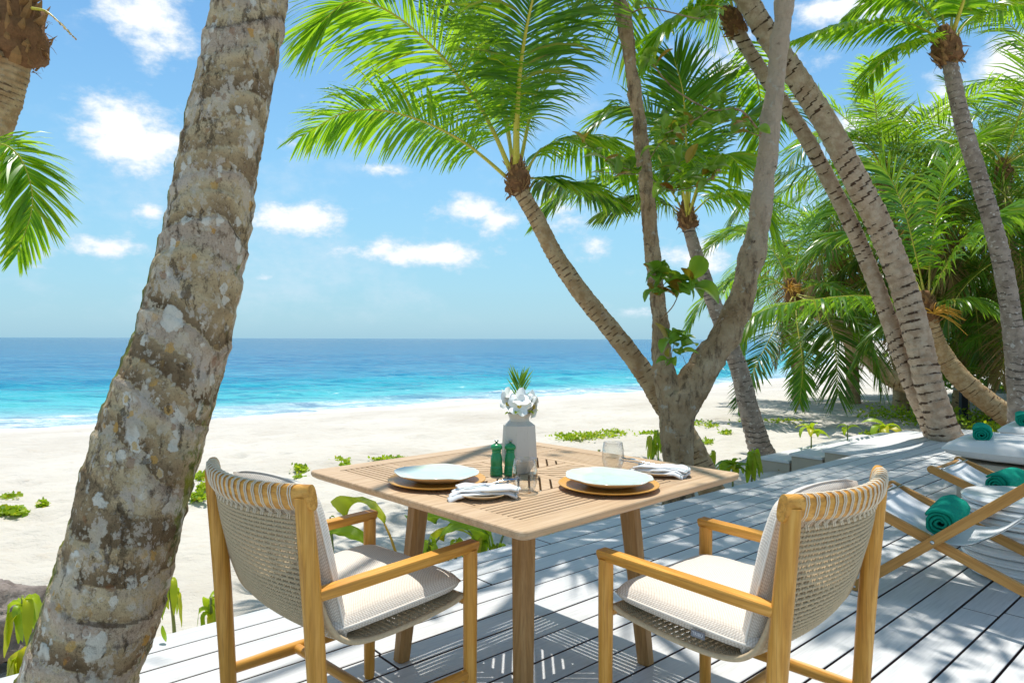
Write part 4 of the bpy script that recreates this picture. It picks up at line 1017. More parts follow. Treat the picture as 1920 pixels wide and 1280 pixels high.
# ------------------------------------------------------------------ broad-leaved tree
def broad_tree():
    ZT = 5.9
    Zt = lambda *p: at(*p)
    trunk = [at(1272, 1010, ZT), at(1274, 950, ZT), at(1274, 890, ZT), at(1271, 820, ZT), at(1272, 760, ZT), at(1270, 735, ZT)]
    left = [at(1270, 790, ZT), at(1256, 740, ZT), at(1243, 690, ZT), at(1236, 600, ZT), at(1226, 500, ZT), at(1215, 385, ZT), at(1201, 255, ZT), at(1181, 120, ZT), at(1161, 0, ZT), at(1148, -80, ZT), at(1100, -230, ZT), at(1000, -380, ZT)]
    right = [at(1272, 790, ZT), at(1290, 738, ZT), at(1330, 672, ZT), at(1373, 605, ZT), at(1400, 520, ZT), at(1422, 420, ZT), at(1437, 300, ZT), at(1446, 200, ZT), at(1456, 100, ZT), at(1468, 0, ZT), at(1480, -90, ZT), at(1520, -230, ZT + .3), at(1600, -380, ZT + .6)]
    pc = lambda w: (w * .86 - 3) / 2 / F * ZT
    mb = MB()
    def tb(P, ws):
        n = 10 * len(P); C = spline(P, n); r = np.interp(np.linspace(0, 1, n), np.linspace(0, 1, len(ws)), [pc(w) for w in ws])
        mb.add(*tube(C, r, 20))
    tb(trunk, [92, 74, 64, 72, 86, 84]); tb(left, [66, 56, 46, 40, 35, 33, 31, 34, 34, 32, 26, 18]); tb(right, [70, 74, 68, 62, 54, 50, 45, 43, 42, 43, 40, 32, 22])
    base = trunk[0].copy(); base[2] = -.36
    me = mb.me('trunk', M['bark'])
    o = bpy.data.objects.new('tmp', me); COL.objects.link(o)
    md = o.modifiers.new('r', 'REMESH'); md.mode = 'VOXEL'; md.voxel_size = .013; md.use_smooth_shade = True
    s = o.modifiers.new('s', 'SMOOTH'); s.iterations = 8; s.factor = .6
    dg = bpy.context.evaluated_depsgraph_get(); me2 = bpy.data.meshes.new_from_object(o.evaluated_get(dg)); bpy.data.objects.remove(o)
    n = len(me2.vertices); co = np.zeros(n * 3, np.float32); me2.vertices.foreach_get('co', co); co = co.reshape(-1, 3).astype(float)
    no = np.zeros(n * 3, np.float32); me2.vertices.foreach_get('normal', no); no = no.reshape(-1, 3)
    ridge = 1 - np.abs(vnoise(co * [16, 16, 5.5] + 7)) * 2
    d = .018 * fbm(co * 5 + 2, 3) + .010 * np.clip(ridge, -1, 1) * np.clip(1.4 - (co[:, 2]) * .45, .15, 1) + .005 * fbm(co * 34, 3, .6)
    knots = [(at(1196, 300, 5.8), .07), (at(1170, 130, 5.8), .06), (at(1245, 590, 5.75), .06), (at(1285, 850, 5.7), .09), (at(1437, 410, 5.75), .05), (at(1250, 880, 5.7), .08)]
    for kp, kr in knots: d = d + .03 * np.exp(-(np.linalg.norm(co - kp, axis=1) / kr) ** 2)
    co = co + no * d[:, None]
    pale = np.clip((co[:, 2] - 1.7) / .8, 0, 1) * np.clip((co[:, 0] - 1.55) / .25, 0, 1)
    co = co - base
    me2.vertices.foreach_set('co', co.astype(np.float32).ravel()); me2.update()
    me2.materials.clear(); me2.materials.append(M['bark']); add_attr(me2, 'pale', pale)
    root = thing('broadleaf_tree', 'thick fissured tree forking into two limbs just beyond the table', 'tree', tuple(base))
    link('trunk', me2, root)
    # boughs above the picture, and the leafy crown that dapples the deck
    rg = random.Random(5); ends = []
    tips = [left[-1], right[-1], left[-2], right[-2]]
    mb = MB()
    for k in range(26):
        s_ = np.array(tips[k % 4]); az = rg.uniform(0, 6.283); l = rg.uniform(1.0, 3.4)
        e = s_ + np.array([math.cos(az) * l, math.sin(az) * l, rg.uniform(.1, 1.5)])
        e[2] = max(e[2], 1.9 + .53 * e[1])
        m_ = (s_ + e) / 2 + [0, 0, rg.uniform(0, .35)]
        V, Fq = tube(spline([s_, m_, e], 10), np.linspace(.05, .012, 10), 6); mb.add(V, Fq); ends += [e, m_ * .4 + e * .6]
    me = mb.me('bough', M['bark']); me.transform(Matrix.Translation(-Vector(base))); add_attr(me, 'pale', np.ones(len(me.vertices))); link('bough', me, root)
    E_ = np.array(ends)
    def cr_(rg2, n):
        k = 46; rr = rg2.uniform(0, 1, k) ** .5; az = rg2.uniform(0, 6.283, k)
        cc = np.stack([2.6 + 4.4 * rr * np.cos(az), 6.6 + 3.8 * rr * np.sin(az), np.zeros(k)], 1)
        cc[:, 2] = 2.05 + .53 * cc[:, 1] + rg2.uniform(0, 1.8, k)
        keep = ~((cc[:, 0] < 1.1) & (cc[:, 1] < 5.4)) & ~((cc[:, 0] < -.6))
        cc = np.vstack([cc[keep], E_])
        i = rg2.integers(0, len(cc), n); p = cc[i] + rg2.normal(0, .36, (n, 3)) * [1, 1, .55]
        sx, sy = p[:, 0] + .02 * p[:, 2], p[:, 1] - .303 * p[:, 2]
        m = ~((p[:, 0] > 3.0) & (rg2.random(len(p)) < .55)) & (p[:, 2] > 1.72 + .51 * p[:, 1]) & ~((sx < 1.55) & (sy < 3.25)) & ~((sx < .9) & (sy < 3.9)) & ~((sx > .9) & (sx < 2.6) & (sy < 2.2))
        return p[m | (rg2.random(len(p)) < .10) & (p[:, 2] > 2.2 + .6 * p[:, 1])]
    me = leaf_cloud(5600, cr_, .17, 9, 'canopy'); me.transform(Matrix.Translation(-Vector(base)))
    tag(link('foliage', me, root), kind='stuff')
    # leafy twigs that hang into view
    LM = []
    for k in range(6):
        LM.append(leaf_blade(.135, .066 + .01 * (k % 3), .25 + .12 * k, 40 + k, 'leaf'))
    tw = MB(); twp = []
    def twig(P, r=.006):
        C = spline([at(*p) for p in P], 14); V, Fq = tube(C, np.linspace(r, r * .4, 14), 5)
        twp.append((V, Fq)); return C
    b = Vector(base); cnt = 0
    def rosette(c, n, spread, seed, sc=1.0):
        nonlocal cnt
        r2 = random.Random(seed)
        for k in range(n):
            o = link('leaf', LM[r2.randrange(6)], root)
            az = r2.uniform(0, 6.283); el = r2.uniform(-.5, 1.2)
            o.location = Vector(c) - b + Vector((r2.uniform(-1, 1), r2.uniform(-1, 1), r2.uniform(-.7, .7))) * spread
            o.rotation_euler = (el, r2.uniform(-.7, .7), az); s = sc * r2.uniform(.8, 1.3); o.scale = (s, s, s); cnt += 1
    C = twig([(1216, 318, 5.85), (1180, 318, 5.7), (1140, 300, 5.6), (1095, 268, 5.5)])
    for q in (3, 5, 7, 9, 11, 13): rosette(C[q], 3, .04, 100 + q)
    C = twig([(1216, 320, 5.85), (1190, 326, 5.7), (1150, 325, 5.6), (1120, 322, 5.55)])
    for q in (8, 12): rosette(C[q], 2, .03, 130 + q)
    C = twig([(1425, 250, 5.8), (1385, 205, 5.6), (1330, 205, 5.5), (1260, 165, 5.4), (1215, 110, 5.4)], .011)
    for q in (5, 6, 12, 13): rosette(C[q], 4, .05, 150 + q)
    C = twig([(1330, 205, 5.5), (1300, 225, 5.45), (1270, 240, 5.4), (1245, 250, 5.4)], .007)
    for q in (3, 6, 9, 12): rosette(C[q], 5, .07, 170 + q)
    C = twig([(1216, 330, 5.8), (1240, 350, 5.6), (1280, 355, 5.5), (1330, 335, 5.4), (1352, 320, 5.4)], .006)
    for q in (4, 6, 8, 10, 12): rosette(C[q], 6, .07, 190 + q)
    C = twig([(1425, 255, 5.8), (1400, 245, 5.6), (1375, 225, 5.5), (1350, 230, 5.45)], .006)
    for q in (4, 8, 12): rosette(C[q], 5, .06, 181 + q)
    C = twig([(1216, 300, 5.85), (1235, 270, 5.6), (1262, 245, 5.5)], .005)
    for q in (6, 9, 13): rosette(C[q], 4, .05, 186 + q)
    C = twig([(1240, 350, 5.6), (1260, 325, 5.5), (1275, 300, 5.45)], .004)
    for q in (6, 12): rosette(C[q], 5, .06, 205 + q)
    C = twig([(1182, 25, 5.85), (1210, 15, 5.7), (1260, 25, 5.5), (1310, 35, 5.4), (1330, 20, 5.4)], .008)
    for q in (3, 10, 12, 13): rosette(C[q], 3, .05, 220 + q)
    C = twig([(1160, 0, 5.85), (1135, 5, 5.7), (1115, 15, 5.6)], .005); rosette(C[-1], 5, .06, 240)
    C = twig([(1236, 600, 5.8), (1260, 575, 5.6), (1275, 545, 5.5), (1290, 530, 5.45)], .006); rosette(C[-1], 13, .07, 250, 1.5); rosette(C[8], 6, .06, 251, 1.2)
    C = twig([(1232, 640, 5.78), (1235, 590, 5.65), (1236, 540, 5.6), (1238, 515, 5.6)], .005); rosette(C[-1], 12, .06, 255, 1.3); rosette(C[8], 6, .05, 256, 1.2)
    C = twig([(1245, 690, 5.78), (1258, 665, 5.6), (1265, 640, 5.55)], .005); rosette(C[-1], 11, .06, 260, 1.3); rosette(C[5], 4, .04, 261)
    C = twig([(1303, 710, 5.75), (1290, 690, 5.6), (1280, 665, 5.6)], .004); rosette(C[-1], 2, .03, 262)
    for (V, Fq) in twp:
        me = mesh('twig', V, Fq, M['bark']); me.transform(Matrix.Translation(-b)); add_attr(me, 'pale', np.zeros(len(me.vertices))); link('twig', me, root)
def leaf_blade(l, w, curl, seed, mat, nl=7, pleat=0, split=0.0, fold=.25, name='leaf', wilt=0, tint_=None):
    """one leaf: a blade with a midrib fold, growing along +Y from the origin and curling down"""
    rg = np.random.default_rng(seed); V = []; nx = 5 if not pleat else 13
    s = np.linspace(0, 1, nl); wid = w / 2 * np.sin(np.pi * np.clip(s * .93 + .05, 0, 1)) ** .7; wid[0] = w * .04
    y = z = 0; an = .35; xs_ = np.linspace(-1, 1, nx); tint = []
    for i in range(nl):
        if i and wilt: an = max(-1.5, 1.0 - 2.6 * (s[i] / .38)) + .10 * math.sin(i * 1.9 + seed)
        if i: an -= (0 if wilt else curl) / (nl - 1) * 2; y += math.cos(an) * l / (nl - 1); z += math.sin(an) * l / (nl - 1)
        for x in xs_:
            yy = y - (split * l * (1 - abs(x)) * s[i] ** 3 if split else 0)
            V.append([x * wid[i], yy, z + abs(x) * wid[i] * fold * 2 + (pleat * (abs((x * 6) % 2 - 1) - .5) * s[i] ** .5 if pleat else 0) + rg.normal(0, l * .006)])
    V = np.array(V); i = np.arange(nl - 1)[:, None] * nx; j = np.arange(nx - 1)[None]
    Fq = np.stack([i + j, i + j + 1, i + nx + j + 1, i + nx + j], -1).reshape(-1, 4)
    me = grid_like(name, V, Fq, M[mat]); me.polygons.foreach_set('use_smooth', [True] * len(Fq))
    t = rg.random(); add_tint(me, np.full(len(V), tint_ if tint_ is not None else [.1, .3, .5, .62, .97, .74][seed % 6]) + 0 * t); return me
broad_tree()
# ------------------------------------------------------------------ dining table
TZ = .75; TH = .604
table = thing('dining_table', 'square slatted wooden dining table laid for two', 'table', (.048, 2.70, 0), R(44))
def clip_poly(poly, a, b, c):            # keep a*x+b*y<=c
    out = []
    for i in range(len(poly)):
        p, q = poly[i], poly[(i + 1) % len(poly)]
        dp, dq = a * p[0] + b * p[1] - c, a * q[0] + b * q[1] - c
        if dp <= 0: out.append(p)
        if dp * dq < 0:
            t = dp / (dp - dq); out.append((p[0] + t * (q[0] - p[0]), p[1] + t * (q[1] - p[1])))
    return out
def table_top():
    FR, W = .088, .325
    g = .006
    prof = [(.018, -.030), (.0045, -.0215), (.0, -.013), (.0, -.004), (.0025, -.0005), (.006, 0), (FR, 0), (FR, -.024), (.03, -.030)]
    V = []; nc = 6; loops = []
    for d, z in prof:
        h = TH - d; rc = max(.030 - d * .33, .002); ring = []
        for k in range(4):
            a0 = math.pi * (1 + k * .5); cx = (h - rc) * (1 if k in (1, 2) else -1); cy = (h - rc) * (1 if k in (2, 3) else -1)
            for q in range(nc): a = a0 + math.pi / 2 * q / (nc - 1); ring.append((cx + rc * math.cos(a), cy + rc * math.sin(a), TZ + z))
        V += ring
    m_ = 4 * nc; Fq = []
    for i in range(len(prof)):
        i2 = (i + 1) % len(prof)
        for j in range(m_): Fq.append((i * m_ + j, i * m_ + (j + 1) % m_, i2 * m_ + (j + 1) % m_, i2 * m_ + j))
    link('table_frame', autosmooth(mesh('table_frame', V, Fq, M['table_x']), 30), table)
    # pinwheel bands of slats: band k lies along side k, from its own left frame to the next band
    n = 8; x0 = -TH + FR + g / 2; x1 = TH - W - g / 2; y0 = -TH + FR; ww = (W - FR - .042) / n
    for k in range(4):
        for s in range(n):
            a = y0 + ww * s + .0035; b = y0 + ww * (s + 1) - .0035
            V, Fq = box(x0, x1, a, b, TZ - .022, TZ - .001, .0015)
            link('slat', mesh('slat', V, Fq, M['table_x'], False), table, None, (0, 0, R(90 * k)))
        V, Fq = box(x0, x1, y0 + ww * n + .003, -TH + W, TZ - .024, TZ - .0008, .0015)
        link('rail', mesh('rail', V, Fq, M['table_x'], False), table, None, (0, 0, R(90 * k)))
    # centre cross and the four cells of diagonal slats
    c = TH - W
    V, Fq = box(-c + .004, c - .004, -.022, .022, TZ - .024, TZ - .0008, .0015); link('rail', mesh('rail', V, Fq, M['table_x'], False), table)
    for sx in (-1, 1):
        V, Fq = box(-.022, .022, .0225 if sx > 0 else -c + .004, c - .004 if sx > 0 else -.0225, TZ - .024, TZ - .0008, .0015); link('rail', mesh('rail', V, Fq, M['table_y'], False), table)
    a0, a1 = .026, c - .004
    for k in range(4):
        q = 9; span = (a1 - a0) * math.sqrt(2); st = span / q
        for s in range(q):
            lo, hi = -span / 2 + st * s + .004, -span / 2 + st * (s + 1) - .004
            poly = [(a0, a0), (a1, a0), (a1, a1), (a0, a1)]; r2 = math.sqrt(.5)
            poly = clip_poly(poly, r2, -r2, hi); poly = clip_poly(poly, -r2, r2, -lo)
            if len(poly) < 3: continue
            V, Fq = prism(poly, [(TZ - .022, 0), (TZ - .001, 0)])
            link('slat', mesh('slat', V, Fq, M['table_y'], False), table, None, (0, 0, R(90 * k)))
    # under-frame
    for k in range(4):
        V, Fq = bar((.02, .02, TZ - .047), (.44, .44, TZ - .047), .045, .045); link('brace', mesh('brace', V, Fq, M['table_z'], False), table, None, (0, 0, R(90 * k)))
        V, Fq = bar((-.30, -.30 - .02, TZ - .044), (.30, -.30 - .02, TZ - .044), .035, .038); link('brace', mesh('brace', V, Fq, M['table_z'], False), table, None, (0, 0, R(90 * k)))
        # splayed tapering leg with chamfered corners
        tp, bt = .285, .340
        V = []; lv = [(.7, TZ - .026, .038), (0, .004, .028), (0, 0, .024)]
        for z, pos, hw in ((TZ - .026, tp, .036), (.006, bt, .0275), (.0, bt, .022)):
            for (ux, uy) in ((-1, -.6), (-.6, -1), (.6, -1), (1, -.6), (1, .6), (.6, 1), (-.6, 1), (-1, .6)):
                V.append((pos + ux * hw, pos + uy * hw, z))
        Fq = []
        for i in range(2):
            for j in range(8): Fq.append((i * 8 + j, (i + 1) * 8 + j, (i + 1) * 8 + (j + 1) % 8, i * 8 + (j + 1) % 8))
        Fq += [list(range(8)), list(range(16, 24))[::-1]]
        link('leg', mesh('leg', V, Fq, M['table_z'], False), table, None, (0, 0, R(90 * k)))
table_top()

# ------------------------------------------------------------------ armchairs
HWX = .277
PROF = np.array([(-.300, .815), (-.292, .74), (-.272, .65), (-.245, .56), (-.212, .485), (-.165, .442), (-.10, .424), (0, .421), (.12, .428), (.22, .440), (.262, .452), (.280, .440), (.272, .422)])
def sling_pt(s, u):
    """s 0..1 from the top rail to the front rail, u -1..1 across"""
    C = sling_pt.C; k = s * (len(C) - 1); i = min(int(k), len(C) - 2); f = k - i
    y, z = C[i] * (1 - f) + C[i + 1] * f
    back = max(0, 1 - s / .55); y -= .060 * back ** .8 * (1 - u * u)
    z -= .008 * math.sin(math.pi * min(1, max(0, (s - .3) / .65))) * (1 - u * u)
    return np.array([y, z])
sling_pt.C = spline(PROF, 200)
def pillow(w, d, t, seed, nseg=40, mat='cushion', puff=1.0, name='cushion'):
    g = np.linspace(-1, 1, nseg); Xg, Yg = np.meshgrid(g, g)
    rg = seed
    # edge-rounded plan
    Xs = Xg * w / 2 * (1 - .035 * np.abs(Yg) ** 6); Ys = Yg * d / 2 * (1 - .035 * np.abs(Xg) ** 6)
    e = (1 - np.abs(Xg) ** 7) ** .42 * (1 - np.abs(Yg) ** 7) ** .42
    P3 = np.stack([Xs, Ys, 0 * Xs + rg], -1)
    wr = fbm(P3 * 5.5, 3) * .006 + fbm(P3 * [16, 5, 1], 2) * .0022
    dome = .78 + .22 * (1 - Xg ** 2) * (1 - Yg ** 2) * puff
    Zt = t / 2 * e * dome + wr * e; Zb = -t / 2 * e * dome + wr * .5 * e
    V = np.vstack([np.stack([Xs, Ys, Zt], -1).reshape(-1, 3), np.stack([Xs, Ys, Zb], -1).reshape(-1, 3)])
    i = np.arange(nseg - 1)[:, None] * nseg; j = np.arange(nseg - 1)[None]
    Ft = np.stack([i + j, i + j + 1, i + nseg + j + 1, i + nseg + j], -1).reshape(-1, 4)
    Fb = Ft[:, ::-1] + nseg * nseg
    me = grid_like(name, V, np.vstack([Ft, Fb]), M[mat]); add_attr(me, 'cu', V[:, 0]); add_attr(me, 'cv', V[:, 1] + V[:, 2] * (1 - np.abs(V[:, 1] / (d / 2)) ** 2)); me.polygons.foreach_set('use_smooth', [True] * len(me.polygons))
    a = np.linspace(0, 2 * np.pi, 90); s4 = 1 / (np.abs(np.cos(a)) ** 14 + np.abs(np.sin(a)) ** 14) ** (1 / 14)
    xx, yy = np.cos(a) * s4 * w / 2, np.sin(a) * s4 * d / 2
    xx *= (1 - .035 * np.abs(yy / (d / 2)) ** 6); yy *= (1 - .035 * np.abs(np.cos(a) * s4) ** 6)
    V, Fq = tube(np.stack([xx, yy, 0 * xx + wr.mean()], -1), .0035, 6, up=(0, 0, 1), cap=False)
    pm = mesh('piping', V, Fq, M[mat])
    return me, pm
def make_chair(label, loc, rz):
    t = thing('armchair', label, 'armchair', loc, rz, 'teak armchairs at the table')
    for sx in (-1, 1):
        x = sx * HWX
        # back post: round, leaning back a little, thinning to the floor and lapped on the rail
        zz = np.array([0, .02, .2, .45, .62, .80, .865]); yy = np.array([-.248, -.249, -.257, -.272, -.285, -.302, -.308])
        rx = np.array([.017, .020, .022, .0235, .0235, .0215, .020]); ry = rx * 1.15
        P = np.stack([np.full(7, x), yy, zz], -1)
        n = 24; P = spline(P, n); V, Fq = tube(P, np.interp(P[:, 2], zz, rx), 16, up=(0, 1, 0), rad2=np.interp(P[:, 2], zz, ry)); link('back_post', autosmooth(mesh('back_post', V, Fq, M['teak_z'])), t)
        P = np.stack([np.full(6, x), np.full(6, .28), [0, .015, .2, .45, .575, .5995]], -1)
        V, Fq = tube(P, [.016, .019, .021, .0225, .0225, .022], 16, up=(0, 1, 0), rad2=[.017, .020, .022, .0235, .0235, .023]); link('front_leg', autosmooth(mesh('front_leg', V, Fq, M['teak_z'])), t)
        # arm: flat-topped, rounded under, mitred onto the leg
        q = [(-.021, .0), (-.023, .010), (-.020, .0165), (.020, .0165), (.023, .010), (.021, 0), (.015, -.014), (0, -.0185), (-.015, -.014)]
        V = []; ys = [.304, .299, .20, .0, -.18, -.262, -.278]; sc = [.80, 1, 1, 1, 1, .92, .6]
        for y, s in zip(ys, sc):
            zc = .6095 - .012 * (.3 - y) / .58
            for a_, b_ in q: V.append((x + a_ * s, y, zc + b_ * s))
        m_ = len(q); Fq = []
        for i in range(len(ys) - 1):
            for j in range(m_): Fq.append((i * m_ + j, i * m_ + (j + 1) % m_, (i + 1) * m_ + (j + 1) % m_, (i + 1) * m_ + j))
        Fq += [list(range(m_))[::-1], [(len(ys) - 1) * m_ + j for j in range(m_)]]
        link('arm', autosmooth(mesh('arm', V, Fq, M['teak_y']), 40), t)
        V, Fq = tube([(x, -.262, .215), (x, -.1, .212), (x, .1, .208), (x, .275, .205)], [.013, .015, .015, .013], 12, up=(0, 0, 1), rad2=[.018, .021, .021, .018]); link('side_stretcher', autosmooth(mesh('side_stretcher', V, Fq, M['teak_y'])), t)
    V, Fq = tube([(-HWX + .012, -.02, .210), (0, -.02, .210), (HWX - .012, -.02, .210)], .016, 12); link('cross_stretcher', autosmooth(mesh('cross_stretcher', V, Fq, M['teak_x'])), t)
    V, Fq = tube([(-HWX + .01, .272, .440), (0, .270, .436), (HWX - .01, .272, .440)], .015, 12); link('front_rail', autosmooth(mesh('front_rail', V, Fq, M['teak_x'])), t)
    # curved top rail, tall oval section leaning back
    u = np.linspace(-1.075, 1.075, 40); P = np.stack([u * HWX, -.303 - .066 * (1 - u ** 2), .862 + 0 * u - .006 * (1 - u * u)], -1)
    r1 = np.full(40, .0175); r2 = np.full(40, .036)
    T, U, S = frames(P, np.array([0, -.22, 1.])); a = np.linspace(0, 2 * np.pi, 20, endpoint=False)
    ca, sa = np.sign(np.cos(a)) * np.abs(np.cos(a)) ** .75, np.sign(np.sin(a)) * np.abs(np.sin(a)) ** .75
    Upv = unit(np.array([0, -.20, 1.])); Sv = unit(np.cross(T, Upv))
    V = (P[:, None] + Sv[:, None] * (ca * .0185)[None, :, None] + Upv[None, None] * (sa * .0345)[None, :, None]).reshape(-1, 3)
    i = np.arange(39)[:, None] * 20; j = np.arange(20)[None]; j2 = (j + 1) % 20
    Fq = np.stack([i + j, i + j2, i + 20 + j2, i + 20 + j], -1).reshape(-1, 4).tolist(); Fq += [list(range(20))[::-1], [39 * 20 + k for k in range(20)]]
    link('top_rail', autosmooth(mesh('top_rail', V, Fq, M['teak_x'])), t)
    # cord loops wound over the rail in pairs
    hs = .257
    for k in range(18):
        uu = -.915 + 1.83 * k / 17
        for e in (-.0034, .0034):
            x = uu * HWX + e; us = x / HWX
            c = np.array([x, -.303 - .066 * (1 - us ** 2), .862 - .006 * (1 - us * us)])
            y, z = sling_pt(0, x / hs)
            ring = []
            for q in np.linspace(-.62, 1.5, 12) * np.pi:
                cx_, sn = math.cos(q), math.sin(q)
                ring.append(c + np.array([0, 1, 0]) * (abs(cx_) ** .75 * math.copysign(1, cx_)) * .0212 + Upv * (abs(sn) ** .75 * math.copysign(1, sn)) * .0372)
            ring = [np.array([x, y + .004, z - .012])] + ring + [np.array([x, y - .006, z - .014])]
            V, Fq = tube(ring, .0019, 5, up=(1, 0, 0)); link('rail_cord', mesh('rail_cord', V, Fq, M['cord']), t)
    # woven rope sling: rows of two-strand twist over upright cords
    w_ = 2 * hs
    nr = 71
    tw_n = 26; seg = 6; m_ = tw_n * seg + 1; us = np.linspace(-1, 1, m_)
    for k in range(nr):
        s = .012 + .976 * k / (nr - 1)
        base_ = np.array([[uu * hs, *sling_pt(s, uu)] for uu in us])
        p2 = np.array([[uu * hs, *sling_pt(min(1, s + .01), uu)] for uu in us]); p1 = np.array([[uu * hs, *sling_pt(max(0, s - .01), uu)] for uu in us])
        along = unit(p2 - p1); nrm = unit(np.cross(along, [1., 0, 0]))
        mb = MB(); ph0 = k * .9
        for st_ in (0, math.pi):
            ph = us * math.pi * tw_n + ph0 + st_
            C = base_ + along * (np.cos(ph) * .0027)[:, None] + nrm * (np.sin(ph) * .0032)[:, None]
            V, Fq = tube(C, .0037, 5, up=(0, 0, 1)); mb.add(V, Fq)
        link('rope_row', mb.me('rope_row', M['rope']), t)
    mb = MB()
    for k in range(19):
        uu = -.97 + 1.94 * k / 18
        C = np.array([[uu * hs, *sling_pt(s, uu)] for s in np.linspace(.0, 1, 36)]); V, Fq = tube(C, .0032, 4, up=(1, 0, 0)); mb.add(V, Fq)
    for sx in (-1, 1):
        C = np.array([[sx * (hs + .003), *sling_pt(s, sx)] for s in np.linspace(.0, 1, 60)]); V, Fq = tube(C, .0085, 7, up=(1, 0, 0)); mb.add(V, Fq)
    tag(link('warp_cord', mb.me('warp_cord', M['rope']), t), kind='stuff')
    me, pm = pillow(.515, .50, .098, 3.3); o = link('seat_cushion', me, t, (0, .028, .486), (R(2.0), 0, 0)); link('piping', pm, o)
    me, pm = pillow(.50, .445, .085, 8.8, puff=1.3)
    # bend the back cushion to the curve of the back
    n = len(me.vertices); co = np.zeros(n * 3, np.float32); me.vertices.foreach_get('co', co); co = co.reshape(-1, 3); co[:, 2] -= .035 * (1 - (co[:, 0] / .25) ** 2) * np.clip(co[:, 1] / .25 + .6, 0, 1) ; me.vertices.foreach_set('co', co.ravel()); me.update()
    n = len(pm.vertices); co = np.zeros(n * 3, np.float32); pm.vertices.foreach_get('co', co); co = co.reshape(-1, 3); co[:, 2] -= .035 * (1 - (co[:, 0] / .25) ** 2) * np.clip(co[:, 1] / .25 + .6, 0, 1); pm.vertices.foreach_set('co', co.ravel()); pm.update()
    o = link('back_cushion', me, t, (0, -.208, .642), (R(104), 0, 0)); link('piping', pm, o)
    return t
chL = make_chair('teak armchair with rope back left of the table, next to the big palm trunk', (-.525, 2.180, 0), R(-43.6))
def copy_tree(o, parent=None):
    c = o.copy(); COL.objects.link(c)
    if parent: c.parent = parent
    for ch in o.children: copy_tree(ch, c)
    return c
chR = copy_tree(chL); chR.location = (.684, 2.084, 0); chR.rotation_euler = (0, 0, R(42.0))
chR['label'] = 'teak armchair with rope back right of the table, small dark tag on its seat cushion'
# little cloth tag on the near edge of its seat cushion
sc = [c for c in chR.children if c.name.startswith('seat_cushion')][0]
V, Fq = box(-.022, .022, -.0095, .0095, -.0012, .0012, .0008)
tg = link('cushion_tag', mesh('cushion_tag', V, Fq, M['tag'], False), sc, (-.2555, -.075, -.012), (R(90), 0, R(-90)))
tg.parent = chR; tg.location = (-.2610, -.035, .462); tg.rotation_euler = (R(84), 0, R(-90))
V, Fq = box(-.0195, .0195, -.0075, .0075, .0013, .0015); link('tag_patch', mesh('tag_patch', V, Fq, M['tag'], False), tg)
tx = bpy.data.curves.new('tag_text', 'FONT'); tx.body = 'TRIBÙ'; tx.size = .0125; tx.extrude = .0002; tx.align_x = 'CENTER'; tx.align_y = 'CENTER'
tx.materials.append(M['tagw']); to = bpy.data.objects.new('tmp', tx); COL.objects.link(to)
dg_ = bpy.context.evaluated_depsgraph_get(); tme = bpy.data.meshes.new_from_object(to.evaluated_get(dg_)); bpy.data.objects.remove(to); link('tag_lettering', tme, tg, (0, 0, .0019))

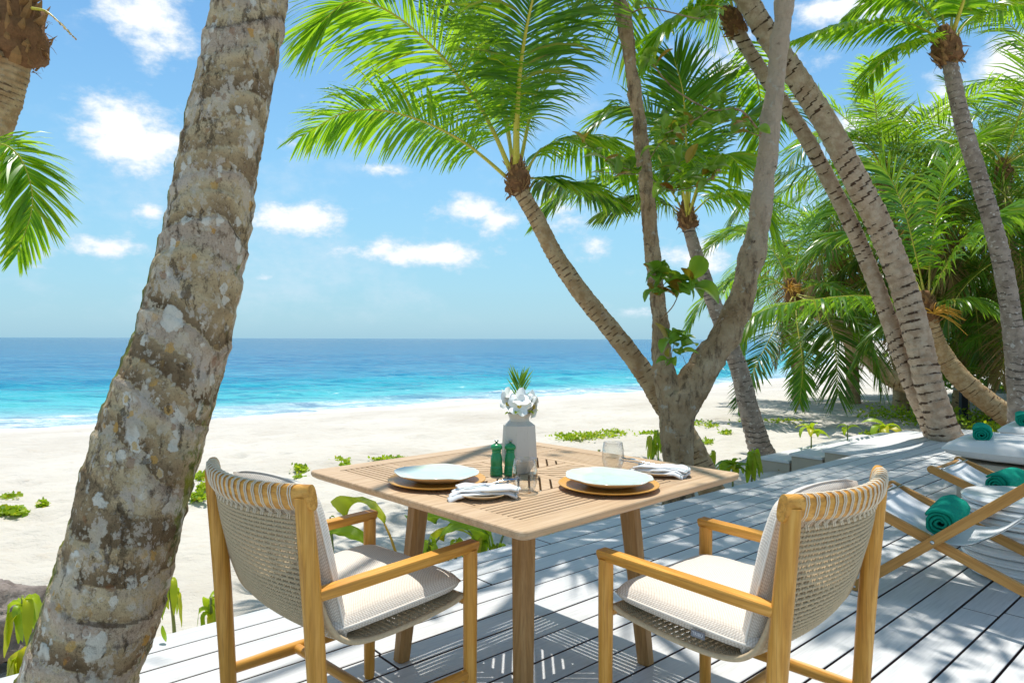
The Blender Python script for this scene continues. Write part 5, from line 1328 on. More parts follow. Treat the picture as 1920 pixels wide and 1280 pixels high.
# ------------------------------------------------------------------ table setting
def on_table(px, py): 
    Zd = F * (HC - TZ) / (py - PY0); return np.array([(px - PX0) / F * Zd, Zd, TZ + .0005])
def plate_set(px, py, ppx, ppy, seed, lab):
    c = on_table(px, py)
    V, Fq = lathe([(.0, .0), (.118, .0), (.150, .006), (.172, .0135), (.1765, .0165), (.1755, .0185), (.160, .0150), (.128, .0095), (.120, .0085), (.0, .0085)], 96, cap=False)
    o = link('charger_plate', autosmooth(mesh('charger_plate', V, Fq, M['charger']), 30), None, c); tag(o, f'round orange wood charger under the {lab} plate', 'charger plate', 'wooden chargers')
    # hand-made coupe with a wavy rim
    ns, nr = 96, 22; a = np.linspace(0, 2 * np.pi, ns, endpoint=False)
    prof = np.array([(0, .0), (.055, .0), (.072, .001), (.085, .006), (.110, .014), (.135, .023), (.150, .030), (.1525, .0325), (.150, .0335), (.132, .0285), (.112, .0235), (.09, .0205), (.06, .0195), (0, .0190)])
    pr = spline(prof, 40); V = []; rim = []
    wob = 1 + .018 * vnoise(np.stack([np.cos(a) * 2.5 + seed, np.sin(a) * 2.5, 0 * a], -1)) + .008 * vnoise(np.stack([np.cos(a) * 9 + seed, np.sin(a) * 9, 0 * a], -1))
    lip = .0035 * vnoise(np.stack([np.cos(a) * 3.1, np.sin(a) * 3.1 + seed, 0 * a + 4], -1))
    for r_, z_ in pr:
        f = (max(r_, 0) / .15) ** 2
        V.append(np.stack([max(r_, 0) * np.cos(a) * (1 + (wob - 1) * f), max(r_, 0) * np.sin(a) * (1 + (wob - 1) * f), z_ + lip * f], -1))
    V = np.vstack(V); i = np.arange(39)[:, None] * ns; j = np.arange(ns)[None]; j2 = (j + 1) % ns
    Fq = np.stack([i + j, i + j2, i + ns + j2, i + ns + j], -1).reshape(-1, 4)
    me = grid_like('plate', V, Fq, M['glaze']); me.polygons.foreach_set('use_smooth', [True] * len(Fq))
    me.materials.append(M['clay'])
    kk = np.repeat(np.arange(39), ns); mi = (kk < 20).astype(np.int32); me.polygons.foreach_set('material_index', mi)
    rr = np.linalg.norm(V[:, :2], axis=1); ang = np.arctan2(V[:, 1], V[:, 0])
    add_attr(me, 'rim', np.clip((rr - .138) / .012, 0, 1) + np.clip((rr - .112 + .03 * np.cos(ang - 2.4)) / .012, 0, 1) * (np.cos(ang - 2.4) > .1) * .8)
    c2 = c + (0, 0, .0088)
    o = link('plate', me, None, c2, (R(1.2), 0, rnd.random() * 3)); tag(o, f'pale aqua wavy-rimmed plate on the {lab} charger', 'plate', 'aqua dinner plates')
    # side plate, napkin, fork and knife
    c = on_table(ppx, ppy)
    V, Fq = lathe([(0, 0), (.045, 0), (.060, .004), (.080, .013), (.0865, .0175), (.085, .0185), (.065, .0105), (.045, .0065), (0, .006)], 64, cap=False)
    me = autosmooth(mesh('side_plate', V, Fq, M['clay']), 40)
    tag(link('side_plate', me, None, c), f'small cream side plate beside the {lab} place', 'side plate', 'side plates')
    return c
c1 = plate_set(820, 906, 905, 932, 1.7, 'left'); c2 = plate_set(1142, 914, 1234, 889, 5.1, 'right')
def napkin(c, ang, seed, lab):
    """a folded striped cloth laid over the side plate: stacked wavy layers with rolled folds"""
    root = thing('napkin', lab, 'napkin', (c[0], c[1], c[2] + .012), ang, 'striped napkins')
    nx, ny = 46, 22
    for lay in range(3):
        g = np.linspace(-1, 1, nx); h_ = np.linspace(-1, 1, ny); Xg, Yg = np.meshgrid(g, h_)
        w, d = .112 - .006 * lay, .050 - .004 * lay
        Xs = Xg * w + .01 * lay + .006 * np.sin(Yg * 3 + lay); Ys = Yg * d + .012 * np.sin(Xg * 2.1 + lay + seed) 
        e = np.clip((1 - np.abs(Yg) ** 5), 0, 1) ** .5
        sag = -.014 * np.clip(np.abs(Xg) - .72, 0, 1) ** 1.0 / .28
        Zs = .004 + .0075 * lay + .004 * e + .0035 * np.sin(Yg * 6 + Xg * 2 + lay * 2 + seed) + .003 * fbm(np.stack([Xg * 3 + seed, Yg * 3, 0 * Xg + lay], -1), 3) + sag * (1 if lay < 2 else .4)
        V = np.stack([Xs, Ys, Zs], -1).reshape(-1, 3); Vb = V - [0, 0, .004]; Vb[:, :2] *= .985
        i = np.arange(ny - 1)[:, None] * nx; j = np.arange(nx - 1)[None]
        Ft = np.stack([i + j, i + j + 1, i + nx + j + 1, i + nx + j], -1).reshape(-1, 4)
        ed = list(range(nx)) + [k * nx + nx - 1 for k in range(1, ny)] + [(ny - 1) * nx + k for k in range(nx - 2, -1, -1)] + [k * nx for k in range(ny - 2, 0, -1)]
        m_ = nx * ny; Fs = np.array([[ed[q], ed[q - 1], ed[q - 1] + m_, ed[q] + m_] for q in range(len(ed))])
        me = grid_like('cloth_fold', np.vstack([V, Vb]), np.vstack([Ft, Ft[:, ::-1] + m_, Fs]), M['white_cloth']); me.polygons.foreach_set('use_smooth', [True] * len(me.polygons))
        me.materials.append(M['stripe']); mi = np.zeros(len(me.polygons), np.int32)
        cellx = np.tile((g[:-1] + g[1:]) / 2, ny - 1); celly = np.repeat((h_[:-1] + h_[1:]) / 2, nx - 1)
        sel = ((np.abs(celly + .68) < .05) | (np.abs(celly + .45) < .04)) | ((cellx > .80) & (cellx < .84)) | ((cellx > .9) & (cellx < .95))
        mi[:len(Ft)] = sel.astype(np.int32); me.polygons.foreach_set('material_index', mi)
        link('cloth_fold', me, root)
    return root
def fork(c, ang, z, lab, knife=False, tilt=4):
    name = 'knife' if knife else 'fork'
    mb = MB()
    if knife:
        V, Fq = bar((-.105, 0, 0), (0, 0, 0), .010, .0045, .002); mb.add(V, Fq)
        V, Fq = prism([(0, -.005), (.06, -.008), (.095, -.006), (.105, .004), (.06, .006), (0, .005)], [(-.0008, 0), (.0008, 0)]); mb.add(V, Fq)
        me = mb.me(name, M['cutlery'], False)
    else:
        P = spline([(-.11, 0, .001), (-.05, 0, .002), (0, 0, .004), (.035, 0, .008)], 16); wd = np.interp(np.linspace(0, 1, 16), [0, .1, .7, 1], [.0035, .005, .0022, .0035]); V, Fq = tube(P, wd, 8, up=(0, 0, 1), rad2=wd * .4); mb.add(V, Fq)
        V, Fq = prism([(.033, -.004), (.045, -.0115), (.055, -.0115), (.055, .0115), (.045, .0115), (.033, .004)], [(.006, 0), (.0078, 0)]); mb.add(V, Fq)
        for k in range(4):
            y = -.0095 + k * .00633; V, Fq = tube([(.054, y, .007), (.075, y, .005), (.093, y, .009)], [.0014, .0012, .0007], 5); mb.add(V, Fq)
        me = autosmooth(mb.me(name, M['cutlery']))
    o = link(name, me, None, (c[0], c[1], c[2] + z), (0, R(-tilt), ang)); tag(o, lab, name); return o
na = R(12)
napkin(c1, R(8), 1.0, 'striped white napkin folded on the left side plate')
fork(c1 + [.035, .030, 0], R(22), .037, 'fork lying on the left napkin with its tines up'); fork(c1 + [.012, .012, 0], R(20), .036, 'knife on the left napkin beside the fork', True)
napkin(c2, R(-28), 4.0, 'striped white napkin folded on the right side plate')
fork(c2 + [-.045, .040, 0], R(152), .038, 'fork on the right napkin, tines pointing at the glass'); fork(c2 + [-.045, .022, 0], R(155), .037, 'knife on the right napkin beside the fork', True)
def glass(c, lab, s=1.0):
    V, Fq = lathe(np.array([(0, .001), (.026, .0), (.031, .002), (.036, .012), (.043, .035), (.0445, .055), (.042, .085), (.0375, .112), (.0368, .1125), (.0410, .085), (.0433, .055), (.0418, .036), (.034, .014), (.028, .006), (0, .005)]) * s, 48, cap=False)
    o = link('tumbler', mesh('tumbler', V, Fq, M['glass']), None, c); tag(o, lab, 'glass', 'stemless glasses')
glass(on_table(985, 921), 'stemless glass in front of the vase, beside the pepper mills'); glass(on_table(1150, 881), 'stemless glass behind the right plate')
def mill(c, lab):
    root = thing('pepper_mill', lab, 'pepper mill', tuple(c), 0, 'green mills')
    body = [(0, 0), (.0225, 0), (.0245, .003), (.0243, .012), (.0236, .013), (.0243, .0145), (.0240, .022), (.0232, .023), (.0238, .0245), (.0232, .031), (.0222, .033), (.0218, .040), (.0228, .052), (.0225, .062), (.0200, .075), (.0172, .084), (.0165, .088), (.0180, .0905), (.0180, .0935), (.0168, .0960), (0, .0960)]
    V, Fq = lathe(body, 32, False); link('mill_body', autosmooth(mesh('mill_body', V, Fq, M['mill']), 40), root)
    V, Fq = lathe([(0, .0965), (.0165, .0965), (.0215, .101), (.0228, .107), (.0215, .113), (.0165, .118), (.0100, .1205), (.0075, .1225), (0, .123)], 32, False); link('mill_head', mesh('mill_head', V, Fq, M['mill']), root)
    V, Fq = lathe([(0, .1225), (.0045, .1225), (.0040, .127), (.0075, .1305), (.0090, .1325), (.0085, .134), (0, .1342)], 20, False); link('mill_knob', mesh('mill_knob', V, Fq, M['metal']), root)
mill(on_table(931.5, 891), 'green turned mill, left one of the pair by the vase'); mill(on_table(957.5, 890.5), 'green turned mill, right one of the pair by the vase')
def vase(c):
    root = thing('flower_vase', 'faceted greyish white ceramic vase standing at the table centre', 'vase', tuple(c), R(14))
    n = 8; a = (np.arange(n) + .5) / n * 2 * np.pi
    lv = [(.040, 0), (.043, .004), (.069, .050), (.061, .186), (.040, .203), (.0385, .212), (.047, .232), (.044, .233), (.034, .212), (.034, .19), (.0, .15)]
    V = []
    for k, (r_, z_) in enumerate(lv):
        off = 1 + (.05 * np.cos(a * 2) if 1 < k < 4 else 0)
        V.append(np.stack([r_ * np.cos(a) * off, r_ * np.sin(a) * off * .92, 0 * a + z_], -1))
    V = np.vstack(V); Fq = []
    for i in range(len(lv) - 1):
        for j in range(n): Fq.append((i * n + j, i * n + (j + 1) % n, (i + 1) * n + (j + 1) % n, (i + 1) * n + j))
    Fq.append(list(range(n))[::-1])
    link('vase_body', mesh('vase_body', V, Fq, M['vase'], False), root)
    b = np.array([c[0], c[1], c[2]])
    # flowers: five overlapping rounded petals round a yellow throat
    pm = []
    for v in range(3):
        nl = 7; s = np.linspace(0, 1, nl); V = []
        wd = .0165 * np.sin(np.pi * np.clip(s * .82 + .09, 0, 1)) ** .6; wd[0] *= .3
        for q in range(nl):
            for x in (-1, -.4, .4, 1):
                V.append((x * wd[q] + .004 * s[q], s[q] * .038, .012 * s[q] ** 1.5 * (1 + .3 * v) - .005 * (x * x) * s[q] + .004 * x * s[q]))
        Fq = [(i * 4 + j, i * 4 + j + 1, i * 4 + j + 5, i * 4 + j + 4) for i in range(nl - 1) for j in range(3)]
        m_ = mesh('petal', V, Fq, M['petal']); pm.append(m_)
    V, Fq = lathe([(0, -.01), (.004, -.006), (.0075, .002), (.006, .004), (0, .001)], 10, False); eye = mesh('flower_eye', V, Fq, M['petal_eye'])
    spots = [(0, -.034, .262, 62, 0), (.028, -.010, .275, 45, -50), (-.036, -.016, .268, 55, 50), (-.010, .012, .290, 25, 10), (-.030, .010, .288, 40, 80), (.046, -.012, .258, 80, -70), (.006, -.020, .288, 40, 10), (.030, .014, .272, 50, -110)]
    for k, (x, y, z, tl, yw) in enumerate(spots):
        f = thing('white_flower', ['white flower facing front over the vase rim', 'white flower right of the front bloom', 'white flower left of the front bloom', 'white flower highest in the bunch', 'white flower at the upper left of the bunch', 'white flower drooping over the right shoulder of the vase', 'white flower just above the front bloom', 'white flower behind at the right of the bunch'][k], 'flower', (b[0] + x * 1.3, b[1] + y * 1.2, b[2] + z), 0, 'white flowers in the vase')
        f.rotation_euler = Euler((R(tl), 0, R(yw * .8)), 'XYZ'); f.scale = (1.2,) * 3
        for q in range(5):
            link('petal', pm[(k + q) % 3], f, (0, 0, .0005 * q), (0, R(9), R(72 * q + 13 * k)))
        link('flower_eye', eye, f)
        P = [(x * 1.3, y * 1.2, z), (x * .6, y * .5, z - .04), (x * .25, y * .2, .18)]
        V, Fq = tube(spline(P, 6), .0025, 6); me = mesh('flower_stem', V, Fq, M['stem']); o = link('flower_stem', me, root, None, (0, 0, -R(14)))
    # a few small green leaves under the blooms
    lf = leaf_blade(.045, .018, .4, 2, 'plant')
    for (x, y, z, az) in ((-.03, -.03, .238, 2.0), (-.012, -.038, .243, 2.6), (.02, -.03, .24, 3.6), (.035, .0, .245, 4.6)):
        link('leaf', lf, root, (x, y, z), (0, 0, az))
    # palm frond tip standing behind the flowers
    P = np.array([b + (0, .012, .18), b + (.001, .014, .26), b + (.0, .016, .320), b + (.0, .018, .362)])
    me = frond_mesh(P, .10, n=16, t0=.35, seed=4, droop=.01, vee=.1, w0=.0060, mat='palm', r0=.002, amax=30, tip_dry=0, roll=math.pi / 2)
    me.transform(Matrix.Translation(-Vector(b)))
    o = link('palm_sprig', me, None, tuple(b)); tag(o, 'fan of green palm leaf standing up behind the white flowers', 'palm sprig')
vase(on_table(974, 886))

# ------------------------------------------------------------------ deckchairs, side table, daybeds
def deckchair(foot, lab, seed):
    """foot: floor point of the near front foot; local x runs back (away from the sea), y across"""
    d_ = np.array([.6614, -.75]); w_ = np.array([.75, .6614])
    rz = math.atan2(d_[1], d_[0]); root = thing('deckchair', lab, 'deckchair', (foot[0], foot[1], 0), rz, 'folding deckchairs')
    W = .60
    def rail(p0, p1, y, nm, w=.026, h=.046):
        p0 = np.array([p0[0], y, p0[1]]); p1 = np.array([p1[0], y, p1[1]]); T_ = unit(p1 - p0); Lr = np.linalg.norm(p1 - p0)
        nseg = 8; pr = []
        for k in range(nseg + 1):
            a = math.pi / 2 + math.pi * k / nseg; pr.append((math.cos(a) * h / 2, math.sin(a) * h / 2))
        for k in range(nseg + 1):
            a = -math.pi / 2 + math.pi * k / nseg; pr.append((Lr + math.cos(a) * h / 2, math.sin(a) * h / 2))
        V, Fq = prism(pr, [(-w / 2, .002), (-w / 2 + .002, 0), (w / 2 - .002, 0), (w / 2, .002)])
        me = mesh(nm, V, Fq, M['dteak'], False)
        o = link(nm, me, root, tuple(p0)); X_ = Vector(T_); Z_ = Vector((0, 1, 0)); Y_ = Z_.cross(X_); o.rotation_euler = Matrix((X_, Y_, Z_)).transposed().to_euler(); return o
    A0, A1 = (-.01, .023), (.98, .88)           # back frame, floor at the front to the head
    B0, B1 = (-.04, .455), (1.10, .023)         # seat frame, front edge to the floor behind
    for y in (0, W): rail(A0, A1, y, 'back_frame_rail')
    for y in (.036, W - .036): rail(B0, B1, y, 'seat_frame_rail')
    def cross(x, z, y0, y1, r_=.012, nm='crossbar'):
        V, Fq = tube([(x, y0, z), (x, y1, z)], r_, 10); link(nm, autosmooth(mesh(nm, V, Fq, M['dteak'])), root)
    cross(A1[0] - .01, A1[1] - .01, 0, W, .014); cross(B0[0] + .01, B0[1] - .005, .036, W - .036, .014); cross(.05, .075, 0, W); cross(B1[0] - .05, .045, .03, W - .03)
    V, Fq = tube([(B0[0] + .055, .05, B0[1] + .006), (B0[0] + .055, W - .05, B0[1] + .006)], .006, 8); link('sling_rod', mesh('sling_rod', V, Fq, M['metal']), root)
    for (x, z) in ((.341, .325),):
        for y in (-.014, W + .014):
            V, Fq = tube([(x, y - .003, z), (x, y + .003, z)], .009, 12); link('pivot_bolt', mesh('pivot_bolt', V, Fq, M['metal']), root)
    for (x, z) in (A0,):
        V, Fq = tube([(x, -.0165, z), (x, -.0125, z)], .006, 10); link('pivot_bolt', mesh('pivot_bolt', V, Fq, M['metal']), root)
    # hanging canvas
    P = spline([(B0[0] + .01, B0[1] + .012), (.10, .395), (.25, .340), (.38, .315), (.50, .345), (.68, .50), (.85, .70), (A1[0] - .01, A1[1] + .004)], 50)
    ys = np.linspace(.055, W - .055, 16); V = []
    for (x, z) in P:
        for y in ys: V.append((x, y, z - .012 * math.sin(math.pi * (y - .055) / (W - .11))))
    V = np.array(V); Vb = V - [0, 0, .003]; i = np.arange(49)[:, None] * 16; j = np.arange(15)[None]
    Fq = np.stack([i + j, i + 16 + j, i + 16 + j + 1, i + j + 1], -1).reshape(-1, 4); m_ = len(V)
    me = grid_like('sling', np.vstack([V, Vb]), np.vstack([Fq[:, ::-1], Fq + m_]), M['canvas']); me.polygons.foreach_set('use_smooth', [True] * len(me.polygons)); link('sling', me, root)
    return root
f1 = np.array([1.757, 3.475]); dk1 = deckchair(f1, 'folding teak deckchair nearest the right armchair, rolled towel on its white sling', 1)
f2 = np.array([2.660, 4.290]); dk2 = deckchair(f2, 'folding teak deckchair beyond the ribbed white side table', 2)
def towel(loc, rz, lab, r=.066, l=.34, turns=3.4, pitch=0, roll=0):
    """terry towel rolled up: a spiral sheet with thickness, loose outer end"""
    n = 150; th = np.linspace(0, turns * 2 * math.pi, n); r0 = .010; rr = r0 + (r - r0) * th / th[-1]
    t = (r - r0) / turns * .40
    ny = 26; ys = np.linspace(-l / 2, l / 2, ny); V = []
    out = []
    for k in range(n): out.append((rr[k] * math.cos(th[k]), rr[k] * math.sin(th[k]) * .90, 1))
    outer = np.array([( (rr[k] + t) * math.cos(th[k]), (rr[k] + t) * math.sin(th[k]) * .90) for k in range(n)]); inner = np.array([((rr[k] - t) * math.cos(th[k]), (rr[k] - t) * math.sin(th[k]) * .90) for k in range(n)])
    loop = np.vstack([outer, [(outer[-1] + inner[-1]) / 2 + [0, -.004]], inner[::-1]])
    m_ = len(loop)
    for q, y in enumerate(ys):
        e = 1 - .05 * (abs(y) / (l / 2)) ** 8; off = .004 * math.sin(y * 25)
        p = np.stack([loop[:, 0] * e, y + .006 * np.sin(np.arange(m_) * .045) * (abs(y) / (l / 2)), loop[:, 1] * e], -1); V.append(p)
    V = np.array(V).reshape(-1, 3); V = V + fbm(V * 34, 2)[:, None] * .0035 + fbm(V * 9, 2)[:, None] * .004
    i = np.arange(ny - 1)[:, None] * m_; j = np.arange(m_)[None]; j2 = (j + 1) % m_
    Fq = np.stack([i + j, i + m_ + j, i + m_ + j2, i + j2], -1).reshape(-1, 4).tolist()
    for b_, fl in ((0, False), ((ny - 1) * m_, True)):
        for k in range(n - 1):
            f = [b_ + k, b_ + k + 1, b_ + m_ - 2 - k, b_ + m_ - 1 - k]; Fq.append(f[::-1] if fl else f)
    me = mesh('rolled_towel', V, Fq, M['towel'])
    o = link('rolled_towel', me, None, loc, (pitch, roll, rz)); tag(o, lab, 'towel', 'rolled green towels'); return o
def on_chair(f, x, y, z): return (f[0] + .6614 * x + .75 * y, f[1] - .75 * x + .6614 * y, z)
ta = math.atan2(.6614, .75) - R(90)
towel(on_chair(f1, .315, .29, .325 + .074), ta + R(8), 'rolled green towel on the nearer deckchair', .072, .42)
towel(on_chair(f2, .30, .30, .328 + .070), ta + R(-4), 'rolled green towel on the farther deckchair', .072, .36)

def drum(c):
    root = thing('side_table', 'ribbed glossy white drum side table between the deckchairs', 'side table', (*c, 0))
    rg = random.Random(3); z = 0; k = 0
    hs_ = [.046, .052, .044, .050, .048, .054, .046, .050, .048]
    rb = [.235, .262, .285, .298, .306, .305, .300, .292, .278]
    for h_, r_ in zip(hs_, rb):
        cx, cy = rg.uniform(-.008, .008), rg.uniform(-.008, .008)
        last = k == len(hs_) - 1
        prof = [(0, 0), (r_ - .030, 0.0), (r_ - .010, .006), (r_ + .002, .013), (r_ + .001, .017), (r_ - .004, .0215), (r_ + .003, h_ * .55), (r_ + .006, h_ * .72), (r_ - .006, h_ * .92), (r_ - .020, h_), (0, h_)]
        V, Fq = lathe(prof, 72, False); a = np.arctan2(V[:, 1], V[:, 0]); V[:, 0] += cx; V[:, 1] += cy
        V[:, 2] += z + .0035 * np.sin(a * 2 + k * 1.9) * (np.hypot(V[:, 0], V[:, 1]) / .3) * (V[:, 2] > .001) * (0 if last else 1)
        link('disc', autosmooth(mesh('disc', V, Fq, M['gloss_white']), 50), root); z += h_ - .0005; k += 1
drum((2.765, 3.70))

def daybed(corner, lab, w=1.0, l=2.1, zt=.50):
    """corner: near foot corner; local x runs back from the sea, y across"""
    rz = math.atan2(-.75, .6614) + R(3); root = thing('daybed', lab, 'daybed', (*corner, 0), rz, 'white daybeds')
    V, Fq = box(.10, l - .1, .07, w - .07, .0, .31, .01); link('base', mesh('base', V, Fq, M['stone'], False), root)
    V, Fq = box(.06, l - .05, .03, w - .03, .28, .335, .012); link('platform', mesh('platform', V, Fq, M['stone'], False), root)
    me, pm = pillow(l, w, .185, 2.2 + corner[0], mat='bed', nseg=60, puff=.6, name='mattress'); o = link('mattress', me, root, (l / 2 - .02, w / 2, .425)); link('piping', pm, o)
    return root
daybed((3.33, 5.34), 'white upholstered daybed nearer the deckchairs, one rolled towel near its foot')
daybed((4.50, 6.37), 'second white daybed, behind the nearer one')
def rel(c, x, y, z):
    a = math.atan2(-.75, .6614) + R(3); return (c[0] + math.cos(a) * x - math.sin(a) * y, c[1] + math.sin(a) * x + math.cos(a) * y, z)
towel(rel((3.33, 5.34), .20, .40, .478 + .060), ta + R(14), 'rolled green towel on the nearer daybed', .068, .36)
towel(rel((4.50, 6.37), .16, .28, .474 + .060), ta + R(14), 'rolled green towel on the farther daybed, cut by the right edge', .068, .36)

# grey timber platform among the palms
def platform():
    b = np.array([8.75, 12.6]); root = thing('timber_platform', 'weathered grey timber platform on dark posts in the thicket', 'platform', (*b, -.35), R(-8))
    for k in range(9):
        V, Fq = box(0, 3.2, k * .15, k * .15 + .142, .62, .65, .003); o = link('plank', mesh('plank', V, Fq, M['old_wood'], False), root)
    V, Fq = box(0, 3.2, -.03, 0, .48, .648, .003); link('fascia', mesh('fascia', V, Fq, M['old_wood'], False), root)
    for x in (.12, 1.6, 3.0):
        for y in (.1, 1.2):
            V, Fq = box(x, x + .12, y, y + .12, 0, .62, .004); link('post', mesh('post', V, Fq, M['dark_post'], False), root)
    for k in range(3):
        V, Fq = box(1.2 - .0 * k, 3.2, .55 + .3 * k, .9 + .3 * k, .651 + .16 * k, .651 + .16 * (k + 1), .004); link('step', mesh('step', V, Fq, M['old_wood'], False), root)
M['old_wood'] = simple('weathered_grey_wood', (.36, .38, .37), .8, .2, 6, .25, 50, .3, .003)
M['dark_post'] = simple('dark_post_paint', (.03, .035, .05), .6)
platform()

# ------------------------------------------------------------------ plants along the deck
LP = [leaf_blade(.15, .055, .55 + .25 * (k % 3), 60 + k, 'plant', nl=8) for k in range(6)]
LD = [leaf_blade(.17, .034 + .006 * (k % 3), 1, 72 + k, 'plant', nl=12, fold=.5, wilt=1, tint_=(.1, .55, .84, .90, .3, .97)[k]) for k in range(6)]
def beach_plant(px, py, Zd, n, h, sc, seed, lab, droop=True, cat='plant', lean=(0, 0), group=None):
    b = at(px, py, Zd); rg = random.Random(seed)
    zg = float(sand_z(np.array(b[0]), np.array(b[1])))
    zg = max(zg, -.30) if (-.661 * b[0] + .75 * b[1]) < 6 else zg
    b[2] = zg - .01
    root = thing('wilted_plant' if droop else 'beach_plant', lab, cat, tuple(b), 0, group)
    P = spline([(0, 0, 0), (lean[0] * .3, lean[1] * .3, h * .5), (lean[0], lean[1], h)], 8); V, Fq = tube(P, np.linspace(.009, .005, 8) * (1 + sc * .3), 6); link('stem', mesh('stem', V, Fq, M['stem']), root)
    pool = LD if droop else LP
    for k in range(n):
        az = k * 2.4 + rg.uniform(-.3, .3); u = rg.uniform(.75, 1) if n > 3 else 1
        s = sc * rg.uniform(.9, 1.4)
        o = link('leaf', pool[rg.randrange(6)], root, (lean[0] * u, lean[1] * u, h * u), (R(rg.uniform(-12, 12)) if droop else R(rg.uniform(0, 45)), R(rg.uniform(-15, 15)), az), (s, s, s))
    return root
def ground_px(px, zg=-.30, n=3.45):
    """distance ahead at which a bearing crosses the strip n metres out over the deck edge"""
    m = (px - PX0) / F; return n / (.75 - .6614 * m)
specs = [  # px, n out, leaves, height, scale, seed, droop
    (55, 3.75, 7, .42, 1.05, 1, True, 'drooping yellow-green plant by the grey boulder, behind the big trunk'),
    (40, 3.38, 9, .34, 1.25, 2, True, 'wilted plant in front of the grey boulder at the deck corner'),
    (72, 3.42, 6, .22, .8, 3, True, 'low wilted shoots squeezed between deck corner and big trunk'),
    (330, 3.62, 6, .40, .95, 4, True, 'drooping plant standing in the sand just right of the big trunk'),
    (398, 3.40, 7, .36, .95, 5, True, 'bunch of hanging leaves behind the left armchair post'),
    (408, 3.95, 3, .66, .7, 6, True, 'tall thin wilted stem beside the left armchair back'),
    (625, 4.55, 5, .30, .7, 7, True, 'small wilted plant seen over the far arm of the left armchair'),
    (722, 3.65, 6, .24, .75, 8, True, 'short curled green plant by the front leg of the left armchair'),
    (808, 3.55, 7, .34, .9, 9, True, 'yellowing wilted plant right of the far left table leg'),
    (855, 3.75, 3, .20, .8, 10, True, 'single arched leaf shoot in the sand under the table'),
    (905, 3.42, 9, .34, 1.15, 11, True, 'large wilted plant against the deck edge left of the near table leg'),
    (935, 3.36, 8, .28, 1.1, 12, True, 'wilted green clump at the deck edge directly behind the near table leg'),
    (1040, 3.40, 7, .20, .9, 13, True, 'low wilted plant at the deck edge between the table legs'),
    (1085, 3.36, 6, .18, .8, 14, True, 'yellow-tinged low plant on the deck edge under the table'),
    (1118, 4.9, 4, .40, .7, 15, True, 'thin curled plant showing above the far edge of the table'),
    (1225, 4.55, 8, .52, 1.0, 16, True, 'drooping plant left of the forked tree trunk'),
    (1235, 4.75, 6, .55, 1.1, 17, True, 'dark green plant touching the forked tree trunk'),
    (1342, 4.4, 4, .30, .8, 18, True, 'sparse shoot right of the forked tree'),
    (1312, 3.45, 6, .16, .8, 19, True, 'low wilted leaves at the deck edge below the right table corner'),
]
for (px, n_, lv, h_, s_, sd, dr, lab) in specs:
    lv = int(lv * 1.4) if lv > 3 else lv
    Zd = ground_px(px, n=n_); beach_plant(px, 900, Zd, lv, h_, s_, 400 + sd, lab, dr, lean=(random.Random(sd).uniform(-.05, .05), random.Random(sd + 9).uniform(-.05, .05)))
Zd = ground_px(1375, n=3.7); beach_plant(1375, 900, Zd, 18, .34, 1.3, 431, 'bright green rosette of leaves beyond the right table corner', False, lean=(0, 0))
Zd = ground_px(1412, n=3.55); beach_plant(1410, 900, Zd, 15, .46, 1.25, 432, 'tall wilted yellow and brown plant hanging at the deck edge', True, lean=(.02, 0))
beach_plant(1522, 800, 9.2, 9, .42, 1.4, 433, 'young sprout with bright leaves in the sand beside the stone steps', False)
beach_plant(1590, 800, 10.0, 4, .34, 1.3, 434, 'pale arching leaves right of the young sprout', False)
beach_plant(1660, 800, 10.6, 10, .26, 1.9, 435, 'yellow-green leafy plant at the far end of the deck', False)
# coconut seedlings: a few broad pleated leaves
SL = [leaf_blade(.52, .15, .50 + .15 * k, 81 + k, 'plant', nl=14, pleat=.004, split=.35, fold=.12) for k in range(3)]
def seedling(px, n_, lab, angs, seed):
    Zd = ground_px(px, n=n_); b = at(px, 900, Zd); b[2] = -.32; root = thing('coconut_seedling', lab, 'palm seedling', tuple(b))
    rg = random.Random(seed)
    for k, (az, el, s, ln) in enumerate(angs):
        a, e = R(az), R(el); d = np.array([math.sin(a) * math.cos(e), math.cos(a) * math.cos(e), math.sin(e)])
        P = spline([(0, 0, 0), tuple(d * ln * .6 + [0, 0, .04]), tuple(d * ln)], 8); V, Fq = tube(P, np.linspace(.011, .006, 8), 6); link('stalk', mesh('stalk', V, Fq, M['flower_stalk'] if k % 2 else M['stem']), root)
        link('leaf', SL[k % 3], root, tuple(P[-1]), (R(el * .55 - 8), R(rg.uniform(-20, 20)), -a), (s, s, s))
seedling(765, 3.62, 'coconut seedling with broad pleated leaves arching left under the table', [(-78, 52, .92, .36), (-60, 66, 1.0, .46), (75, 60, .7, .40), (10, 70, .6, .36)], 1)
seedling(790, 3.9, 'smaller coconut seedling right of the far left table leg', [(60, 55, .7, .30), (110, 45, .6, .25), (-20, 70, .6, .3)], 2)
seedling(925, 3.6, 'coconut seedling half hidden by the near table leg', [(-70, 55, .75, .32), (-100, 60, .6, .28), (40, 60, .6, .3)], 3)

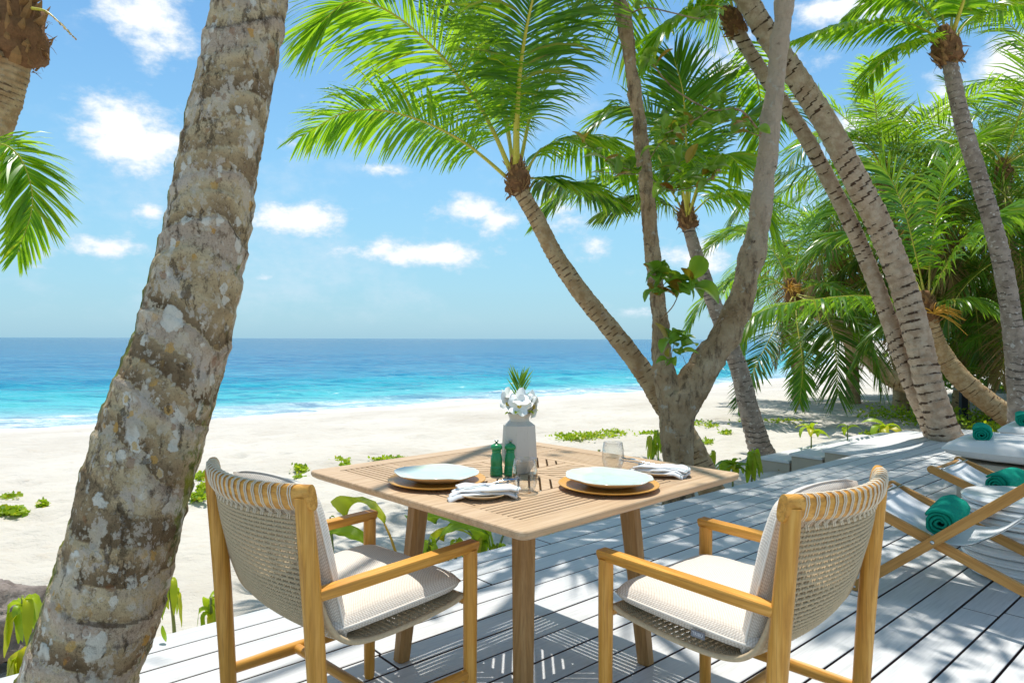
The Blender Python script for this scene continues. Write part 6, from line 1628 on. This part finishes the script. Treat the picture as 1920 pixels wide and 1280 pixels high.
def creeper(rg, n):
    pc = [(1105, 818, 60, 5), (1075, 822, 30, 3), (1150, 812, 25, 4), (1215, 815, 20, 3), (1325, 830, 14, 3), (1335, 800, 10, 2), (1300, 795, 40, 5), (1410, 790, 26, 3), (20, 940, 16, 4), (18, 966, 30, 5), (380, 897, 18, 5), (382, 920, 10, 3), (368, 938, 16, 3), (565, 883, 14, 3), (640, 868, 18, 3), (160, 973, 6, 2), (80, 955, 8, 2), (650, 875, 8, 3), (1640, 812, 22, 3), (1470, 790, 30, 3), (730, 865, 30, 2), (560, 900, 8, 3), (1250, 845, 14, 3), (1360, 812, 12, 2)]
    out = []
    for (px, py, hx, hy) in pc:
        m = int(7 * hx + 20); q = rg.normal(0, .5, (m, 2)); xx = px + q[:, 0] * hx; yy = py + q[:, 1] * hy
        Zd = np.full(m, 12.); 
        for _ in range(14):
            zs = sand_z((xx - PX0) / F * Zd, Zd); Zd = .5 * Zd + .5 * (HC - zs) * F / (yy - PY0)
        Xw = (xx - PX0) / F * Zd; out.append(np.stack([Xw, Zd, sand_z(Xw, Zd) + .01 + np.abs(rg.normal(0, .02, m))], 1))
    return np.vstack(out)
tag(link('creeping_plants', leaf_cloud(0, creeper, .055, 21, 'plant', asp=.8)), 'scattered green creepers lying on the sunny sand', kind='stuff')
def litter(rg, n):
    t = rg.uniform(0, 10.5, n); q = EDGE + .05 + np.abs(rg.normal(0, .30, n)); p = DT[None] * t[:, None] + DN[None] * q[:, None]
    return np.stack([p[:, 0], p[:, 1], np.maximum(sand_z(p[:, 0], p[:, 1]), -.31) + .03], 1)
tag(link('leaf_litter', leaf_cloud(420, litter, .035, 22, 'palm_dry')), 'dry brown leaf litter strewn on the sand along the deck edge', kind='stuff')

# boulder at the lower left
def boulder():
    bm = bmesh.new(); bmesh.ops.create_icosphere(bm, subdivisions=5, radius=1); co = np.array([v.co[:] for v in bm.verts])
    d = 1 + .22 * fbm(co * 1.6 + 4, 3) + .06 * fbm(co * 7, 3) - .05 * np.abs(vnoise(co * 4))
    co = co * d[:, None] * [.40, .28, .20] * (1 + .05 * fbm(co * 16, 3)[:, None])
    for v, c in zip(bm.verts, co): v.co = c
    me = bpy.data.meshes.new('boulder'); bm.to_mesh(me); bm.free(); me.polygons.foreach_set('use_smooth', [True] * len(me.polygons)); me.materials.append(M['rock'])
    o = link('boulder', me, None, tuple(at(-75, 1210, 3.42)), (0, .1, .5)); o.location.z = -.16; tag(o, 'grey-brown boulder half behind the big leaning trunk', 'boulder')
def rock_mat():
    m, nt, p, _ = mat_base('boulder_rock', .9, .2); n = noise_n(nt, 4, 7, .7); n2 = noise_n(nt, 22, 6, .7)
    c = ramp(nt, n, [(.3, (.10, .08, .075)), (.5, (.26, .215, .19)), (.7, (.40, .35, .31))]); c = mixc(nt, math_n(nt, 'MULTIPLY', smooth(nt, n2, .5, .65), .5), c, (.10, .085, .08))
    L(nt, c, p.inputs['Base Color']); bump(nt, p, n2, .8, .02); return m
M['rock'] = rock_mat(); boulder()

for (px, py, az, lab) in ((312, 1206, 1.0, 'small curled green leaf fallen on the boards by the big trunk'), (262, 1270, 2.2, 'dry brown leaf fallen on the boards at the foot of the big trunk')):
    Zd = F * (HC - .012) / (py - PY0); o = link('fallen_leaf', leaf_blade(.075, .022, -.35, 4 if az > 2 else 1, 'plant', name='fallen_leaf'), None, ((px - PX0) / F * Zd, Zd, .012), (.1, .2, az)); tag(o, lab, 'fallen leaf')
